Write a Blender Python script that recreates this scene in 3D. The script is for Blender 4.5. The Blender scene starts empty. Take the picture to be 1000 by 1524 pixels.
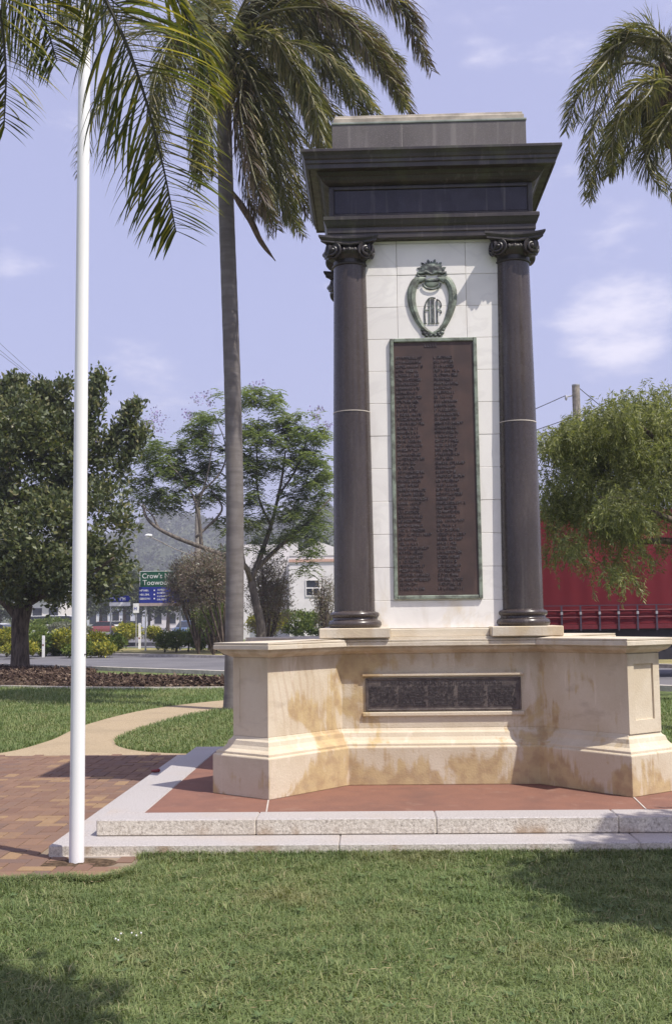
import bpy, math, random
import numpy as np
from mathutils import Vector, Matrix
random.seed(7); RNG = np.random.default_rng(11)
R = math.radians
SC = bpy.context.scene
COL = SC.collection

# ------------------------------------------------------------------ camera
F_PX, PITCH, YAW, ROLL, EYE = 1633.9, .0956, .0321, .0126, 1.6
def cam_basis():
    s, c = math.sin, math.cos
    f = Vector((-s(YAW)*c(PITCH), c(YAW)*c(PITCH), s(PITCH)))
    r = Vector((c(YAW), s(YAW), 0)); u = r.cross(f)
    return f, r*c(ROLL) - u*s(ROLL), u*c(ROLL) + r*s(ROLL)
CF, CR, CU = cam_basis()
cd = bpy.data.cameras.new('camera'); cam = bpy.data.objects.new('camera', cd); COL.objects.link(cam)
cd.sensor_fit = 'HORIZONTAL'; cd.sensor_width = 24.0; cd.lens = F_PX/1000*24.0
cd.clip_start = .1; cd.clip_end = 6000
m = Matrix((CR, CU, -CF)).transposed().to_4x4(); m.translation = (0, 0, EYE); cam.matrix_world = m
SC.camera = cam
def at(px, py, Y):            # a point of the place at distance Y
    d = CF + CR*((px-500)/F_PX) - CU*((py-762)/F_PX)
    d = d*(Y/d.y); return Vector((d.x, d.y, EYE + d.z))
def onz(px, py, z=0.0):
    d = CF + CR*((px-500)/F_PX) - CU*((py-762)/F_PX)
    d = d*((z-EYE)/d.z); return Vector((d.x, d.y, z))

# ------------------------------------------------------------------ light, sky, exposure
SUN = Vector((.43, -.30, .85)).normalized()
W = bpy.data.worlds.new('World'); SC.world = W; W.use_nodes = True
wn = W.node_tree; wn.nodes.clear()
def wnode(t, **k):
    n = wn.nodes.new(t)
    for a, b in k.items(): setattr(n, a, b)
    return n
sky = wnode('ShaderNodeTexSky', sky_type='NISHITA', sun_disc=False)
sky.sun_elevation = math.asin(SUN.z); sky.sun_rotation = math.atan2(SUN.x, SUN.y)
sky.air_density = 1.0; sky.dust_density = 2.5; sky.ozone_density = 2.0
tint = wnode('ShaderNodeMix', data_type='RGBA', blend_type='MULTIPLY'); tint.inputs[0].default_value = 1
tint.inputs[7].default_value = (1.08, 1.0, 1.12, 1)
wn.links.new(sky.outputs[0], tint.inputs[6])
tc = wnode('ShaderNodeTexCoord')
mp = wnode('ShaderNodeMapping'); mp.inputs['Scale'].default_value = (1, 1, 2.6); mp.inputs['Location'].default_value = (.42, .1, .25)
wn.links.new(tc.outputs['Generated'], mp.inputs[0])
nz = wnode('ShaderNodeTexNoise'); nz.inputs['Scale'].default_value = 4.6; nz.inputs['Detail'].default_value = 9; nz.inputs['Roughness'].default_value = .60
wn.links.new(mp.outputs[0], nz.inputs['Vector'])
cr = wnode('ShaderNodeMapRange'); cr.interpolation_type = 'SMOOTHSTEP'
cr.inputs[1].default_value = .575; cr.inputs[2].default_value = .80; cr.inputs[3].default_value = .0; cr.inputs[4].default_value = .75
def bank(px, py, r0, r1, amt, last):       # a bank of cloud in one part of the sky
    d = (CF + CR*((px-500)/F_PX) - CU*((py-762)/F_PX)).normalized()
    v = wnode('ShaderNodeVectorMath', operation='DISTANCE'); wn.links.new(tc.outputs['Generated'], v.inputs[0]); v.inputs[1].default_value = d
    m_ = wnode('ShaderNodeMapRange', interpolation_type='SMOOTHSTEP'); wn.links.new(v.outputs['Value'], m_.inputs[0])
    for i, q_ in enumerate((r0, r1, amt, 0.)): m_.inputs[i+1].default_value = q_
    a_ = wnode('ShaderNodeMath', operation='ADD'); wn.links.new(last, a_.inputs[0]); wn.links.new(m_.outputs[0], a_.inputs[1]); return a_.outputs[0]
fac = bank(905, 512, .01, .10, .25, nz.outputs['Fac']); fac = bank(700, 128, .0, .05, .07, fac); fac = bank(220, 545, .01, .06, .10, fac)
wn.links.new(fac, cr.inputs[0])
veil = wnode('ShaderNodeMix', data_type='RGBA'); veil.inputs[0].default_value = .50; veil.inputs[7].default_value = (6.7, 6.8, 10.2, 1)
wn.links.new(tint.outputs[2], veil.inputs[6])
cl = wnode('ShaderNodeMix', data_type='RGBA'); cl.inputs[7].default_value = (9.6, 9.2, 10.2, 1)
wn.links.new(cr.outputs[0], cl.inputs[0]); wn.links.new(veil.outputs[2], cl.inputs[6])
bg = wnode('ShaderNodeBackground'); bg.inputs[1].default_value = .095
wo = wnode('ShaderNodeOutputWorld')
wn.links.new(cl.outputs[2], bg.inputs[0]); wn.links.new(bg.outputs[0], wo.inputs[0])
sd = bpy.data.lights.new('sun', 'SUN'); sd.energy = 4.8; sd.angle = R(.5); sd.color = (1, .95, .87)
so = bpy.data.objects.new('sun', sd); COL.objects.link(so)
so.rotation_euler = (-SUN).to_track_quat('-Z', 'Y').to_euler()
so.location = (6, -6, 30)
vs = SC.view_settings; SC.display_settings.display_device = 'sRGB'
vs.view_transform = 'Standard'; vs.look = 'None'; vs.exposure = 0.30; vs.gamma = 1.0; vs.use_curve_mapping = False

# ------------------------------------------------------------------ materials
class NT:
    def __init__(s, name):
        s.m = bpy.data.materials.new(name); s.m.use_nodes = True; s.t = s.m.node_tree; s.t.nodes.clear()
        s.out = s.t.nodes.new('ShaderNodeOutputMaterial')
    def n(s, typ, ins=None, **kw):
        x = s.t.nodes.new(typ)
        for a, b in kw.items(): setattr(x, a, b)
        for k, v in (ins or {}).items(): s.set(x.inputs[k], v)
        return x
    def set(s, sock, v):
        if isinstance(v, bpy.types.NodeSocket): s.t.links.new(v, sock)
        elif isinstance(v, bpy.types.Node): s.t.links.new(v.outputs[0], sock)
        else:
            if isinstance(v, tuple) and len(v) == 3 and sock.type == 'RGBA': v = (*v, 1)
            sock.default_value = v
    def pos(s): return s.n('ShaderNodeNewGeometry').outputs['Position']
    def noise(s, scale, detail=4, vec=None, rough=.55, dist=0., stretch=None):
        v = vec if vec is not None else s.pos()
        if stretch: v = s.n('ShaderNodeVectorMath', {0: v, 1: stretch}, operation='MULTIPLY').outputs[0]
        return s.n('ShaderNodeTexNoise', {'Vector': v, 'Scale': scale, 'Detail': detail, 'Roughness': rough, 'Distortion': dist}).outputs['Fac']
    def ramp(s, fac, a, b, lo=0., hi=1.):
        return s.n('ShaderNodeMapRange', {0: fac, 1: a, 2: b, 3: lo, 4: hi}, interpolation_type='SMOOTHSTEP').outputs[0]
    def math(s, op, a, b=0.):
        return s.n('ShaderNodeMath', {0: a, 1: b}, operation=op).outputs[0]
    def mix(s, fac, a, b, blend='MIX'):
        x = s.n('ShaderNodeMix', data_type='RGBA', blend_type=blend)
        s.set(x.inputs[0], fac); s.set(x.inputs[6], a); s.set(x.inputs[7], b); return x.outputs[2]
    def colramp(s, fac, stops):
        x = s.n('ShaderNodeValToRGB', {0: fac}); e = x.color_ramp.elements
        while len(e) < len(stops): e.new(.5)
        for el, (p, c) in zip(e, stops): el.position = p; el.color = (*c, 1)
        return x.outputs[0]
    def rnd(s):
        a = s.n('ShaderNodeNewGeometry').outputs['Random Per Island']; b = s.n('ShaderNodeObjectInfo').outputs['Random']
        return s.math('FRACT', s.math('ADD', a, b))
    def bump(s, h, strength=.3, dist=.01):
        return s.n('ShaderNodeBump', {'Height': h, 'Strength': strength, 'Distance': dist}).outputs[0]
    def pbr(s, col, rough=.7, normal=None, spec=.4, metal=0., coat=0.):
        b = s.n('ShaderNodeBsdfPrincipled', {'Base Color': col, 'Roughness': rough, 'Specular IOR Level': spec, 'Metallic': metal, 'Coat Weight': coat})
        if normal is not None: s.set(b.inputs['Normal'], normal)
        s.t.links.new(b.outputs[0], s.out.inputs[0]); return s.m
    def leaf(s, col, trans=.3, rough=.55, spec=.3):
        b = s.n('ShaderNodeBsdfPrincipled', {'Base Color': col, 'Roughness': rough, 'Specular IOR Level': spec})
        t = s.n('ShaderNodeBsdfTranslucent', {'Color': s.mix(1., col, (1.25, 1.3, .6), 'MULTIPLY')})
        x = s.n('ShaderNodeMixShader', {0: trans}); s.t.links.new(b.outputs[0], x.inputs[1]); s.t.links.new(t.outputs[0], x.inputs[2])
        s.t.links.new(x.outputs[0], s.out.inputs[0]); return s.m
MT = {}
def simple(name, col, rough=.6, spec=.4, metal=0., var=.12, scale=6.):
    k = NT(name); n = k.noise(scale, 5)
    f = k.ramp(n, .3, .7, 1-var, 1+var)
    c = k.mix(1., col, k.n('ShaderNodeCombineColor', {0: f, 1: f, 2: f}), 'MULTIPLY')
    MT[name] = k.pbr(c, rough, None, spec, metal); return MT[name]

def sandstone(name, stain=1., light=(.625, .55, .425)):
    k = NT(name); p = k.pos(); sep = k.n('ShaderNodeSeparateXYZ', {0: p}); z = sep.outputs[2]
    base = k.mix(k.ramp(k.noise(3.2, 6), .35, .65), light, tuple(c*.90 for c in (light[0]*1.0, light[1]*.97, light[2]*.92)))
    base = k.mix(k.ramp(k.noise(140, 2), .3, .7, 0, .20), base, (.40, .30, .20))
    band = k.n('ShaderNodeTexWave', {'Vector': p, 'Scale': 5.0, 'Distortion': 5., 'Detail': 1., 'Detail Scale': .6}, wave_type='RINGS').outputs['Fac']
    patch = k.ramp(k.n('ShaderNodeVectorMath', {0: p, 1: (-.52, 8.95, .98)}, operation='DISTANCE').outputs['Value'], .16, .46, .38, .0)
    base = k.mix(k.math('MULTIPLY', patch, k.ramp(band, .55, .95)), base, (.42, .30, .20))
    # ochre iron stain, running down in tongues, heavier in the lower courses and inner angles
    s1 = k.noise(2.3, 5, stretch=(1., 1., .8), dist=.9)
    s2 = k.noise(13., 6, stretch=(1.6, 1.6, .22))
    low = k.ramp(z, .18, .62, .13, -.05)
    d0 = k.n('ShaderNodeVectorMath', {0: k.n('ShaderNodeVectorMath', {0: p, 1: (1, 1, 0)}, operation='MULTIPLY').outputs[0], 1: (-.24, 9.35, 0)}, operation='DISTANCE').outputs['Value']
    d1 = k.n('ShaderNodeVectorMath', {0: k.n('ShaderNodeVectorMath', {0: p, 1: (1, 1, 0)}, operation='MULTIPLY').outputs[0], 1: (1.38, 9.35, 0)}, operation='DISTANCE').outputs['Value']
    near = k.math('ADD', k.ramp(d0, .0, .85, .12, 0), k.ramp(d1, .0, .65, .14, 0))
    m_ = k.math('ADD', k.math('ADD', k.math('ADD', k.math('MULTIPLY', s1, .72), k.math('MULTIPLY', s2, .28)), low), near)
    st = k.ramp(m_, .532, .63, 0, .78*stain)
    base = k.mix(st, base, k.mix(k.ramp(k.noise(9, 4), .4, .65), (.48, .35, .165), (.36, .235, .11)))
    drip = k.math('MULTIPLY', k.math('MULTIPLY', k.ramp(z, 1.10, 1.27, 0, 1), k.ramp(z, 1.345, 1.352, 1, 0)), k.ramp(k.noise(6, 5, stretch=(1, 1, .25)), .40, .62, .10, .55))
    base = k.mix(drip, base, (.34, .25, .15))
    pale = k.ramp(k.noise(5., 5, stretch=(2.2, 2.2, .5), dist=.4), .60, .70, 0, .35)
    base = k.mix(pale, base, (.74, .65, .54))
    dirt = k.ramp(k.noise(3.0, 6, stretch=(1, 1, 2.)), .58, .72, 0, .35*stain)
    base = k.mix(dirt, base, (.33, .26, .19))
    MT[name] = k.pbr(base, .85, k.bump(k.noise(60, 5), .25, .01), .2)
sandstone('sandstone'); sandstone('sandstone_ledge', .5, (.62, .56, .455))

k = NT('granite'); g = k.noise(95, 3, rough=.7); g2 = k.noise(230, 2)
c = k.colramp(g, [(.30, (.22, .20, .185)), (.44, (.365, .338, .32)), (.60, (.47, .44, .42))])
c = k.mix(k.ramp(g2, .58, .68, 0, .6), c, (.17, .15, .15))
c = k.mix(k.ramp(k.noise(1.6, 5), .5, .75, 0, .28), c, (.42, .32, .22))
MT['granite'] = k.pbr(c, .62, k.bump(g, .12, .004), .35)
k = NT('granite_rough'); g = k.noise(55, 5, rough=.75); g2 = k.noise(170, 2)
c = k.colramp(g, [(.30, (.24, .21, .175)), (.45, (.52, .465, .385)), (.60, (.70, .645, .55))])
zz = k.n('ShaderNodeSeparateXYZ', {0: k.pos()}).outputs[2]
st = k.math('MULTIPLY', k.ramp(k.noise(3.2, 5, stretch=(1, 1, .4)), .50, .68), k.ramp(zz, .09, .17, .75, .12))
c = k.mix(st, c, (.33, .21, .11))
MT['granite_rough'] = k.pbr(c, .8, k.bump(g, .6, .012), .25)
k = NT('red_paving'); c = k.mix(k.ramp(k.noise(4, 6), .35, .7), (.215, .105, .073), (.18, .09, .066))
c = k.mix(k.ramp(k.noise(160, 2), .55, .75, 0, .35), c, (.42, .24, .18)); c = k.mix(k.ramp(k.noise(1.9, 6, rough=.65), .48, .70, 0, .55), c, (.13, .075, .06)); c = k.mix(k.ramp(k.noise(6., 5), .58, .74, 0, .35), c, (.30, .20, .15))
MT['red_paving'] = k.pbr(c, .8, k.bump(k.noise(150, 2), .15, .003), .25)
simple('joint', (.48, .43, .38), .9)
simple('mortar', (.23, .18, .13), .95, .1)

def darkstone(name, a, b, rough, streak=.25, green=.0):
    k = NT(name); n = k.noise(3, 6, stretch=(1, 1, .35)); c = k.mix(k.ramp(n, .3, .7), a, b)
    c = k.mix(k.ramp(k.noise(190, 2), .55, .72, 0, .5), c, tuple(min(1, x*2.4) for x in b))
    s = k.noise(17, 4, stretch=(1, 1, .05)); c = k.mix(k.ramp(s, .56, .74, 0, streak*1.5), c, (.26, .235, .21))
    c = k.mix(k.ramp(k.noise(2.2, 6, stretch=(1, 1, .5)), .5, .72, 0, .35), c, tuple(x*.55 for x in a))
    if green: c = k.mix(k.ramp(k.noise(5, 5, stretch=(1, 1, .4)), .48, .68, 0, green), c, (.075, .075, .046))
    MT[name] = k.pbr(c, k.ramp(k.noise(14, 4), .3, .7, rough*.85, rough*1.25), None, .5)
darkstone('dark_column', (.040, .031, .030), (.070, .055, .049), .25, .14)
darkstone('dark_entab', (.028, .022, .022), (.050, .040, .038), .40, .16, .55)
darkstone('dark_panel', (.016, .013, .024), (.032, .026, .040), .42, .22)
darkstone('dark_block', (.088, .076, .072), (.125, .110, .103), .55, .3)
darkstone('dark_capital', (.022, .018, .020), (.046, .038, .036), .38, .12, .2)
simple('cap_stone', (.37, .325, .265), .8, .25, var=.35); simple('verdigris_line', (.25, .275, .235), .7, var=.25)
k = NT('marble'); n = k.noise(1.5, 6, dist=.8); c = k.mix(k.ramp(n, .40, .62, 0, .45), (.87, .835, .785), (.74, .70, .665))
v = k.math('ABSOLUTE', k.math('SUBTRACT', k.noise(1.1, 4, dist=1.), .5)); c = k.mix(k.ramp(v, .0, .03, .16, 0), c, (.52, .49, .48))
zz = k.n('ShaderNodeSeparateXYZ', {0: k.pos()}).outputs[2]
c = k.mix(k.math('MULTIPLY', k.ramp(zz, 1.45, 1.95, 1, 0), k.ramp(k.noise(4, 5, stretch=(1, 1, .5)), .46, .64, 0, .85)), c, (.58, .44, .22))
c = k.mix(k.ramp(k.noise(6, 5, stretch=(1, 1, .2)), .60, .76, 0, .3), c, (.56, .50, .42))
c = k.mix(k.ramp(k.rnd(), 0, 1, 0, .10), c, (.60, .56, .52))
MT['marble'] = k.pbr(c, .45, None, .4)
k = NT('bronze_plate'); c = k.mix(k.ramp(k.noise(5, 6), .35, .65), (.092, .059, .051), (.068, .047, .043))
c = k.mix(k.ramp(k.noise(4, 5, stretch=(2, 2, .3)), .55, .75, 0, .3), c, (.2, .13, .10)); MT['bronze_plate'] = k.pbr(c, .5, None, .4, .25)
k = NT('bronze_letter'); c = k.mix(k.ramp(k.noise(40, 3), .35, .65), (.044, .034, .038), (.15, .13, .13)); MT['bronze_letter'] = k.pbr(c, .4, None, .5, .3)
k = NT('verdigris'); c = k.mix(k.ramp(k.noise(9, 6, rough=.7), .38, .62), (.115, .12, .10), (.26, .30, .24)); MT['verdigris'] = k.pbr(c, .6, None, .4, .2)
k = NT('verdigris_dark'); c = k.mix(k.ramp(k.noise(14, 6, rough=.7), .42, .66), (.045, .045, .045), (.20, .235, .20)); MT['verdigris_dark'] = k.pbr(c, .5, None, .45, .25)
k = NT('tablet_bronze'); c = k.mix(k.ramp(k.noise(12, 6, rough=.7), .35, .65), (.085, .068, .064), (.155, .128, .112)); MT['tablet_bronze'] = k.pbr(c, .5, None, .4, .3)
k = NT('white_paint'); c = k.mix(k.ramp(k.noise(4, 5, stretch=(1, 1, .15)), .5, .75, 0, .25), (.82, .81, .80), (.66, .64, .60)); MT['white_paint'] = k.pbr(c, .35, None, .45)

k = NT('brick'); c = k.colramp(k.rnd(), [(0, (.185, .105, .078)), (.25, (.225, .135, .095)), (.45, (.165, .108, .092)), (.65, (.25, .148, .10)), (.82, (.20, .118, .085)), (.93, (.32, .205, .115))])
c = k.mix(k.ramp(k.noise(30, 4), .3, .7, 0, .4), c, (.19, .12, .095)); c = k.mix(k.ramp(k.noise(1.3, 5), .5, .7, 0, .35), c, (.22, .14, .10))
c = k.mix(1., c, (.90, .92, .88), 'MULTIPLY'); MT['brick'] = k.pbr(c, .85, k.bump(k.noise(90, 3), .25, .004), .2)
k = NT('path_gravel'); c = k.colramp(k.noise(120, 3, rough=.8), [(.3, (.16, .12, .072)), (.5, (.36, .28, .178)), (.68, (.50, .42, .30))])
c = k.mix(k.ramp(k.noise(1.1, 5), .45, .7, 0, .4), c, (.24, .195, .13)); MT['path_gravel'] = k.pbr(c, .95, None, .1)
k = NT('lawn'); n1 = k.noise(.7, 6); n2 = k.noise(14, 5)
c = k.mix(k.ramp(n1, .35, .65), (.125, .16, .058), (.15, .185, .07)); c = k.mix(k.ramp(n2, .35, .7), c, (.10, .13, .048))
c = k.mix(k.ramp(k.noise(1.9, 5), .58, .72, 0, .6), c, (.17, .14, .06)); MT['lawn'] = k.pbr(c, .95, k.bump(n2, .5, .05), .1)
k = NT('grass'); n1 = k.noise(1.05, 5); r_ = k.rnd()
c = k.colramp(r_, [(0, (.095, .130, .050)), (.4, (.165, .214, .078)), (.7, (.215, .255, .100)), (.90, (.265, .285, .125)), (.985, (.38, .33, .19))])
c = k.mix(k.ramp(n1, .54, .70, 0, .55), c, (.27, .24, .12)); c = k.mix(k.ramp(k.noise(.45, 3), .4, .65, 0, .4), c, (.09, .165, .05)); c = k.mix(k.ramp(k.noise(5., 4), .48, .68, 0, .45), c, (.075, .12, .04))
MT['grass'] = k.leaf(c, .25, .6, .25)
k = NT('soil'); c = k.mix(k.ramp(k.noise(30, 6), .3, .7), (.05, .034, .022), (.13, .09, .058)); MT['soil'] = k.pbr(c, 1, k.bump(k.noise(40, 5), .8, .02), .1)
k = NT('mulch'); c = k.colramp(k.rnd(), [(0, (.04, .025, .019)), (.5, (.075, .050, .038)), (.85, (.13, .09, .066)), (.97, (.24, .18, .13))]); MT['mulch'] = k.pbr(c, .95, None, .1)
k = NT('asphalt'); c = k.mix(k.ramp(k.noise(.5, 6), .35, .65), (.115, .112, .122), (.155, .150, .158)); c = k.mix(k.ramp(k.noise(60, 3), .4, .7, 0, .3), c, (.21, .2, .2)); MT['asphalt'] = k.pbr(c, .8, None, .3)
simple('kerb', (.50, .46, .40), .9, .2, var=.2); simple('line_paint', (.7, .68, .62), .7)
simple('dry_grass', (.23, .20, .085), .95, .1, var=.3, scale=.6)

k = NT('palm_bark'); zz = k.pos(); w = k.noise(5., 4, stretch=(.35, .35, 1.8))
c = k.mix(k.ramp(w, .35, .65), (.150, .134, .128), (.205, .184, .175)); c = k.mix(k.ramp(k.noise(8, 6, stretch=(1, 1, .4)), .4, .65, 0, .5), c, (.14, .12, .105)); MT['palm_bark'] = k.pbr(c, .9, k.bump(w, .35, .02), .15)
k = NT('bark'); n = k.noise(16, 6, stretch=(1, 1, .18), rough=.7); c = k.mix(k.ramp(n, .35, .65), (.05, .038, .03), (.17, .135, .105)); MT['bark'] = k.pbr(c, .95, k.bump(n, .8, .04), .1)
k = NT('bark_pale'); n = k.noise(9, 6, stretch=(1, 1, .25), rough=.7); c = k.mix(k.ramp(n, .35, .65), (.085, .075, .065), (.19, .165, .14)); MT['bark_pale'] = k.pbr(c, .95, None, .1)
def leafmat(name, stops, trans=.3, clump=.8, dark=None, rough=.5, spec=.35):
    k = NT(name); c = k.colramp(k.rnd(), stops)
    if dark: c = k.mix(k.ramp(k.noise(clump, 4), .45, .68, 0, .65), c, dark)
    MT[name] = k.leaf(c, trans, rough, spec)
leafmat('leaf_ficus', [(0, (.060, .080, .034)), (.5, (.10, .122, .048)), (.85, (.165, .178, .07)), (.97, (.22, .20, .09))], .28, .9, (.055, .075, .034), .45, .4)
leafmat('leaf_jacaranda', [(0, (.095, .13, .048)), (.5, (.155, .20, .070)), (.9, (.24, .275, .11))], .45, .6, (.04, .075, .03))
leafmat('blossom_purple', [(0, (.22, .17, .42)), (.6, (.34, .28, .55)), (1, (.45, .38, .62))], .3)
leafmat('leaf_willow', [(0, (.115, .135, .055)), (.5, (.215, .24, .092)), (.9, (.34, .34, .14))], .42, 1.3, (.14, .15, .065))
leafmat('leaf_hedge', [(0, (.06, .105, .02)), (.6, (.12, .17, .03)), (1, (.2, .22, .05))], .3)
leafmat('leaf_yellow', [(0, (.10, .14, .025)), (.5, (.24, .25, .04)), (.8, (.42, .38, .05)), (1, (.55, .48, .08))], .3)
leafmat('leaf_grey', [(0, (.10, .11, .085)), (.6, (.18, .19, .14)), (1, (.27, .28, .2))], .2)
leafmat('twig_brown', [(0, (.13, .095, .08)), (.6, (.24, .185, .15)), (.9, (.20, .19, .11))], .2)
leafmat('leaf_far', [(0, (.055, .075, .035)), (.6, (.085, .105, .045)), (1, (.12, .135, .06))], .2, .08, (.05, .062, .035))
leafmat('frond_near', [(0, (.040, .055, .014)), (.35, (.075, .095, .020)), (.65, (.17, .175, .032)), (.88, (.31, .27, .05)), (1, (.42, .34, .09))], .42, 3., (.04, .052, .018), .38, .5)
leafmat('frond_green', [(0, (.080, .090, .036)), (.5, (.140, .148, .056)), (.82, (.24, .22, .088)), (.95, (.36, .30, .17))], .32, .9, (.10, .085, .05), .45, .45)
leafmat('frond_dry', [(0, (.085, .062, .045)), (.5, (.15, .112, .08)), (.9, (.11, .095, .055))], .2)
simple('rachis', (.14, .13, .06), .5); simple('rachis_dark', (.055, .05, .03), .5); simple('fibre', (.13, .09, .062), .95, .1, var=.4, scale=14)

# ------------------------------------------------------------------ object helpers
def rootloc(o):
    v = Vector((0, 0, 0))
    while o is not None: v = v + o.location; o = o.parent
    return v
def link(name, me, mat, parent=None):
    o = bpy.data.objects.new(name, me); COL.objects.link(o)
    if mat is not None and not me.materials:
        for x in (mat if isinstance(mat, (list, tuple)) else [mat]): me.materials.append(MT[x])
    if parent is not None: o.parent = parent
    return o
def nmesh(name, V, F, mat, parent=None, smooth=False, midx=None):
    V = np.asarray(V, dtype=np.float64).reshape(-1, 3)
    if parent is not None: V = V - np.array(rootloc(parent))
    me = bpy.data.meshes.new(name)
    if isinstance(F, np.ndarray):
        k_ = F.shape[1]; me.vertices.add(len(V)); me.vertices.foreach_set('co', V.astype(np.float32).ravel())
        me.loops.add(F.size); me.loops.foreach_set('vertex_index', F.astype(np.int32).ravel())
        me.polygons.add(len(F)); me.polygons.foreach_set('loop_start', (np.arange(len(F))*k_).astype(np.int32))
        me.update(calc_edges=True)
    else:
        me.from_pydata(V.tolist(), [], F); me.update()
    if smooth: me.polygons.foreach_set('use_smooth', [True]*len(me.polygons))
    o = link(name, me, mat, parent)
    if midx is not None: me.polygons.foreach_set('material_index', np.asarray(midx, dtype=np.int32))
    return o
def tag(o, label=None, cat=None, group=None, kind=None):
    if label: o['label'] = label
    if cat: o['category'] = cat
    if group: o['group'] = group
    if kind: o['kind'] = kind
    return o
def thing(name, label, cat, loc=(0, 0, 0), group=None):
    o = bpy.data.objects.new(name, None); COL.objects.link(o); o.location = loc; o.empty_display_size = .2
    return tag(o, label, cat, group)
def copy_tree(o, parent=None):
    c_ = o.copy(); COL.objects.link(c_)
    if parent is not None: c_.parent = parent
    for ch in o.children: copy_tree(ch, c_)
    return c_
class MB:
    def __init__(s): s.V = []; s.F = []; s.M = []; s.mi = 0
    def add(s, V, F):
        b = len(s.V); s.V += [tuple(v) for v in V]; s.F += [tuple(i+b for i in f) for f in F]; s.M += [s.mi]*len(F); return s
    def box(s, x0, x1, y0, y1, z0, z1):
        return s.add([(x0,y0,z0),(x1,y0,z0),(x1,y1,z0),(x0,y1,z0),(x0,y0,z1),(x1,y0,z1),(x1,y1,z1),(x0,y1,z1)],
                     [(0,3,2,1),(4,5,6,7),(0,1,5,4),(1,2,6,5),(2,3,7,6),(3,0,4,7)])
    def cbox(s, c, h, rz=0., rx=0.):
        M_ = Matrix.Translation(c) @ Matrix.Rotation(rz, 4, 'Z') @ Matrix.Rotation(rx, 4, 'X')
        q = [M_ @ Vector((a*h[0], b*h[1], d*h[2])) for d in (-1, 1) for a, b in ((-1,-1),(1,-1),(1,1),(-1,1))]
        return s.add(q, [(0,3,2,1),(4,5,6,7),(0,1,5,4),(1,2,6,5),(2,3,7,6),(3,0,4,7)])
    def bbox(s, x0, x1, y0, y1, z0, z1, b=.008):      # box with its edges eased
        V = []
        for z, i in ((z0, 1), (z0+b, 0), (z1-b, 0), (z1, 1)):
            e = b*i
            for (xx, yy) in ((x0+e+b*(1-i), y0+e), (x1-e-b*(1-i), y0+e), (x1-e, y0+e+b*(1-i)), (x1-e, y1-e-b*(1-i)), (x1-e-b*(1-i), y1-e), (x0+e+b*(1-i), y1-e), (x0+e, y1-e-b*(1-i)), (x0+e, y0+e+b*(1-i))):
                V.append((xx, yy, z))
        F = [tuple(range(7, -1, -1)), tuple(range(24, 32))]
        for r_ in range(3):
            for i in range(8): F.append((r_*8+i, r_*8+(i+1) % 8, r_*8+8+(i+1) % 8, r_*8+8+i))
        return s.add(V, F)
    def rings(s, rs, cap0=True, cap1=True, closed=True):
        n = len(rs[0]); V = [v for r_ in rs for v in r_]; F = []
        for i in range(len(rs)-1):
            for j in range(n if closed else n-1):
                F.append((i*n+j, i*n+(j+1) % n, (i+1)*n+(j+1) % n, (i+1)*n+j))
        if cap0: F.append(tuple(range(n-1, -1, -1)))
        if cap1: F.append(tuple(range((len(rs)-1)*n, len(rs)*n)))
        return s.add(V, F)
    def lathe(s, c, prof, n=32, cap=True):
        return s.rings([[(c[0]+r_*math.cos(2*math.pi*i/n), c[1]+r_*math.sin(2*math.pi*i/n), z) for i in range(n)] for r_, z in prof], cap, cap)
    def tube(s, pts, rad, n=8, cap=True):
        pts = [Vector(p) for p in pts]; rs = []; up = None
        for i, p in enumerate(pts):
            t = (pts[min(i+1, len(pts)-1)] - pts[max(i-1, 0)])
            if t.length < 1e-9: t = Vector((0, 0, 1))
            t.normalize()
            if up is None: up = t.orthogonal().normalized()
            up = (up - t*up.dot(t)); up = up.normalized() if up.length > 1e-6 else t.orthogonal().normalized()
            b = t.cross(up); r_ = rad[i] if isinstance(rad, (list, tuple)) else rad
            rs.append([p + (up*math.cos(2*math.pi*j/n) + b*math.sin(2*math.pi*j/n))*r_ for j in range(n)])
        return s.rings(rs, cap, cap)
    def ball(s, c, r_, n=10, m_=6):
        rr = (r_, r_, r_) if not isinstance(r_, (tuple, list)) else r_
        rs = [[(c[0]+rr[0]*math.sin(a)*math.cos(2*math.pi*i/n), c[1]+rr[1]*math.sin(a)*math.sin(2*math.pi*i/n), c[2]-rr[2]*math.cos(a)) for i in range(n)] for a in [math.pi*(.06+.88*q/m_) for q in range(m_+1)]]
        return s.rings(rs)
    def quad(s, a, b, c, d): return s.add([a, b, c, d], [(0, 1, 2, 3)])
    def build(s, name, mat, parent=None, smooth=False):
        return nmesh(name, s.V, s.F, mat, parent, smooth, s.M if isinstance(mat, (list, tuple)) else None)
def soften(o, ang=35):
    for p in o.data.polygons: p.use_smooth = True
    try: o.data.set_sharp_from_angle(angle=R(ang))
    except Exception: pass
    return o
def bevel(o, w, seg=2):
    md = o.modifiers.new('bevel', 'BEVEL'); md.width = w; md.segments = seg; md.limit_method = 'ANGLE'; md.angle_limit = R(40); return o
def poly_sheet(name, pts, z, mat, parent=None, kind='structure'):
    o = nmesh(name, [(p[0], p[1], z) for p in pts], [tuple(range(len(pts)))], mat, parent)
    if o.data.polygons[0].normal.z < 0: o.data.flip_normals()
    if kind and parent is None: o['kind'] = kind
    return o
def spline(ctrl, n=8):
    pts = [Vector(c_) for c_ in ctrl]; P = [pts[0]*2-pts[1]] + pts + [pts[-1]*2-pts[-2]]; out = []
    for i in range(1, len(P)-2):
        for j in range(n):
            t = j/n; a, b, c_, d = P[i-1], P[i], P[i+1], P[i+2]
            out.append(.5*((2*b) + (c_-a)*t + (2*a-5*b+4*c_-d)*t*t + (3*b-a-3*c_+d)*t**3))
    out.append(pts[-1]); return out
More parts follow.
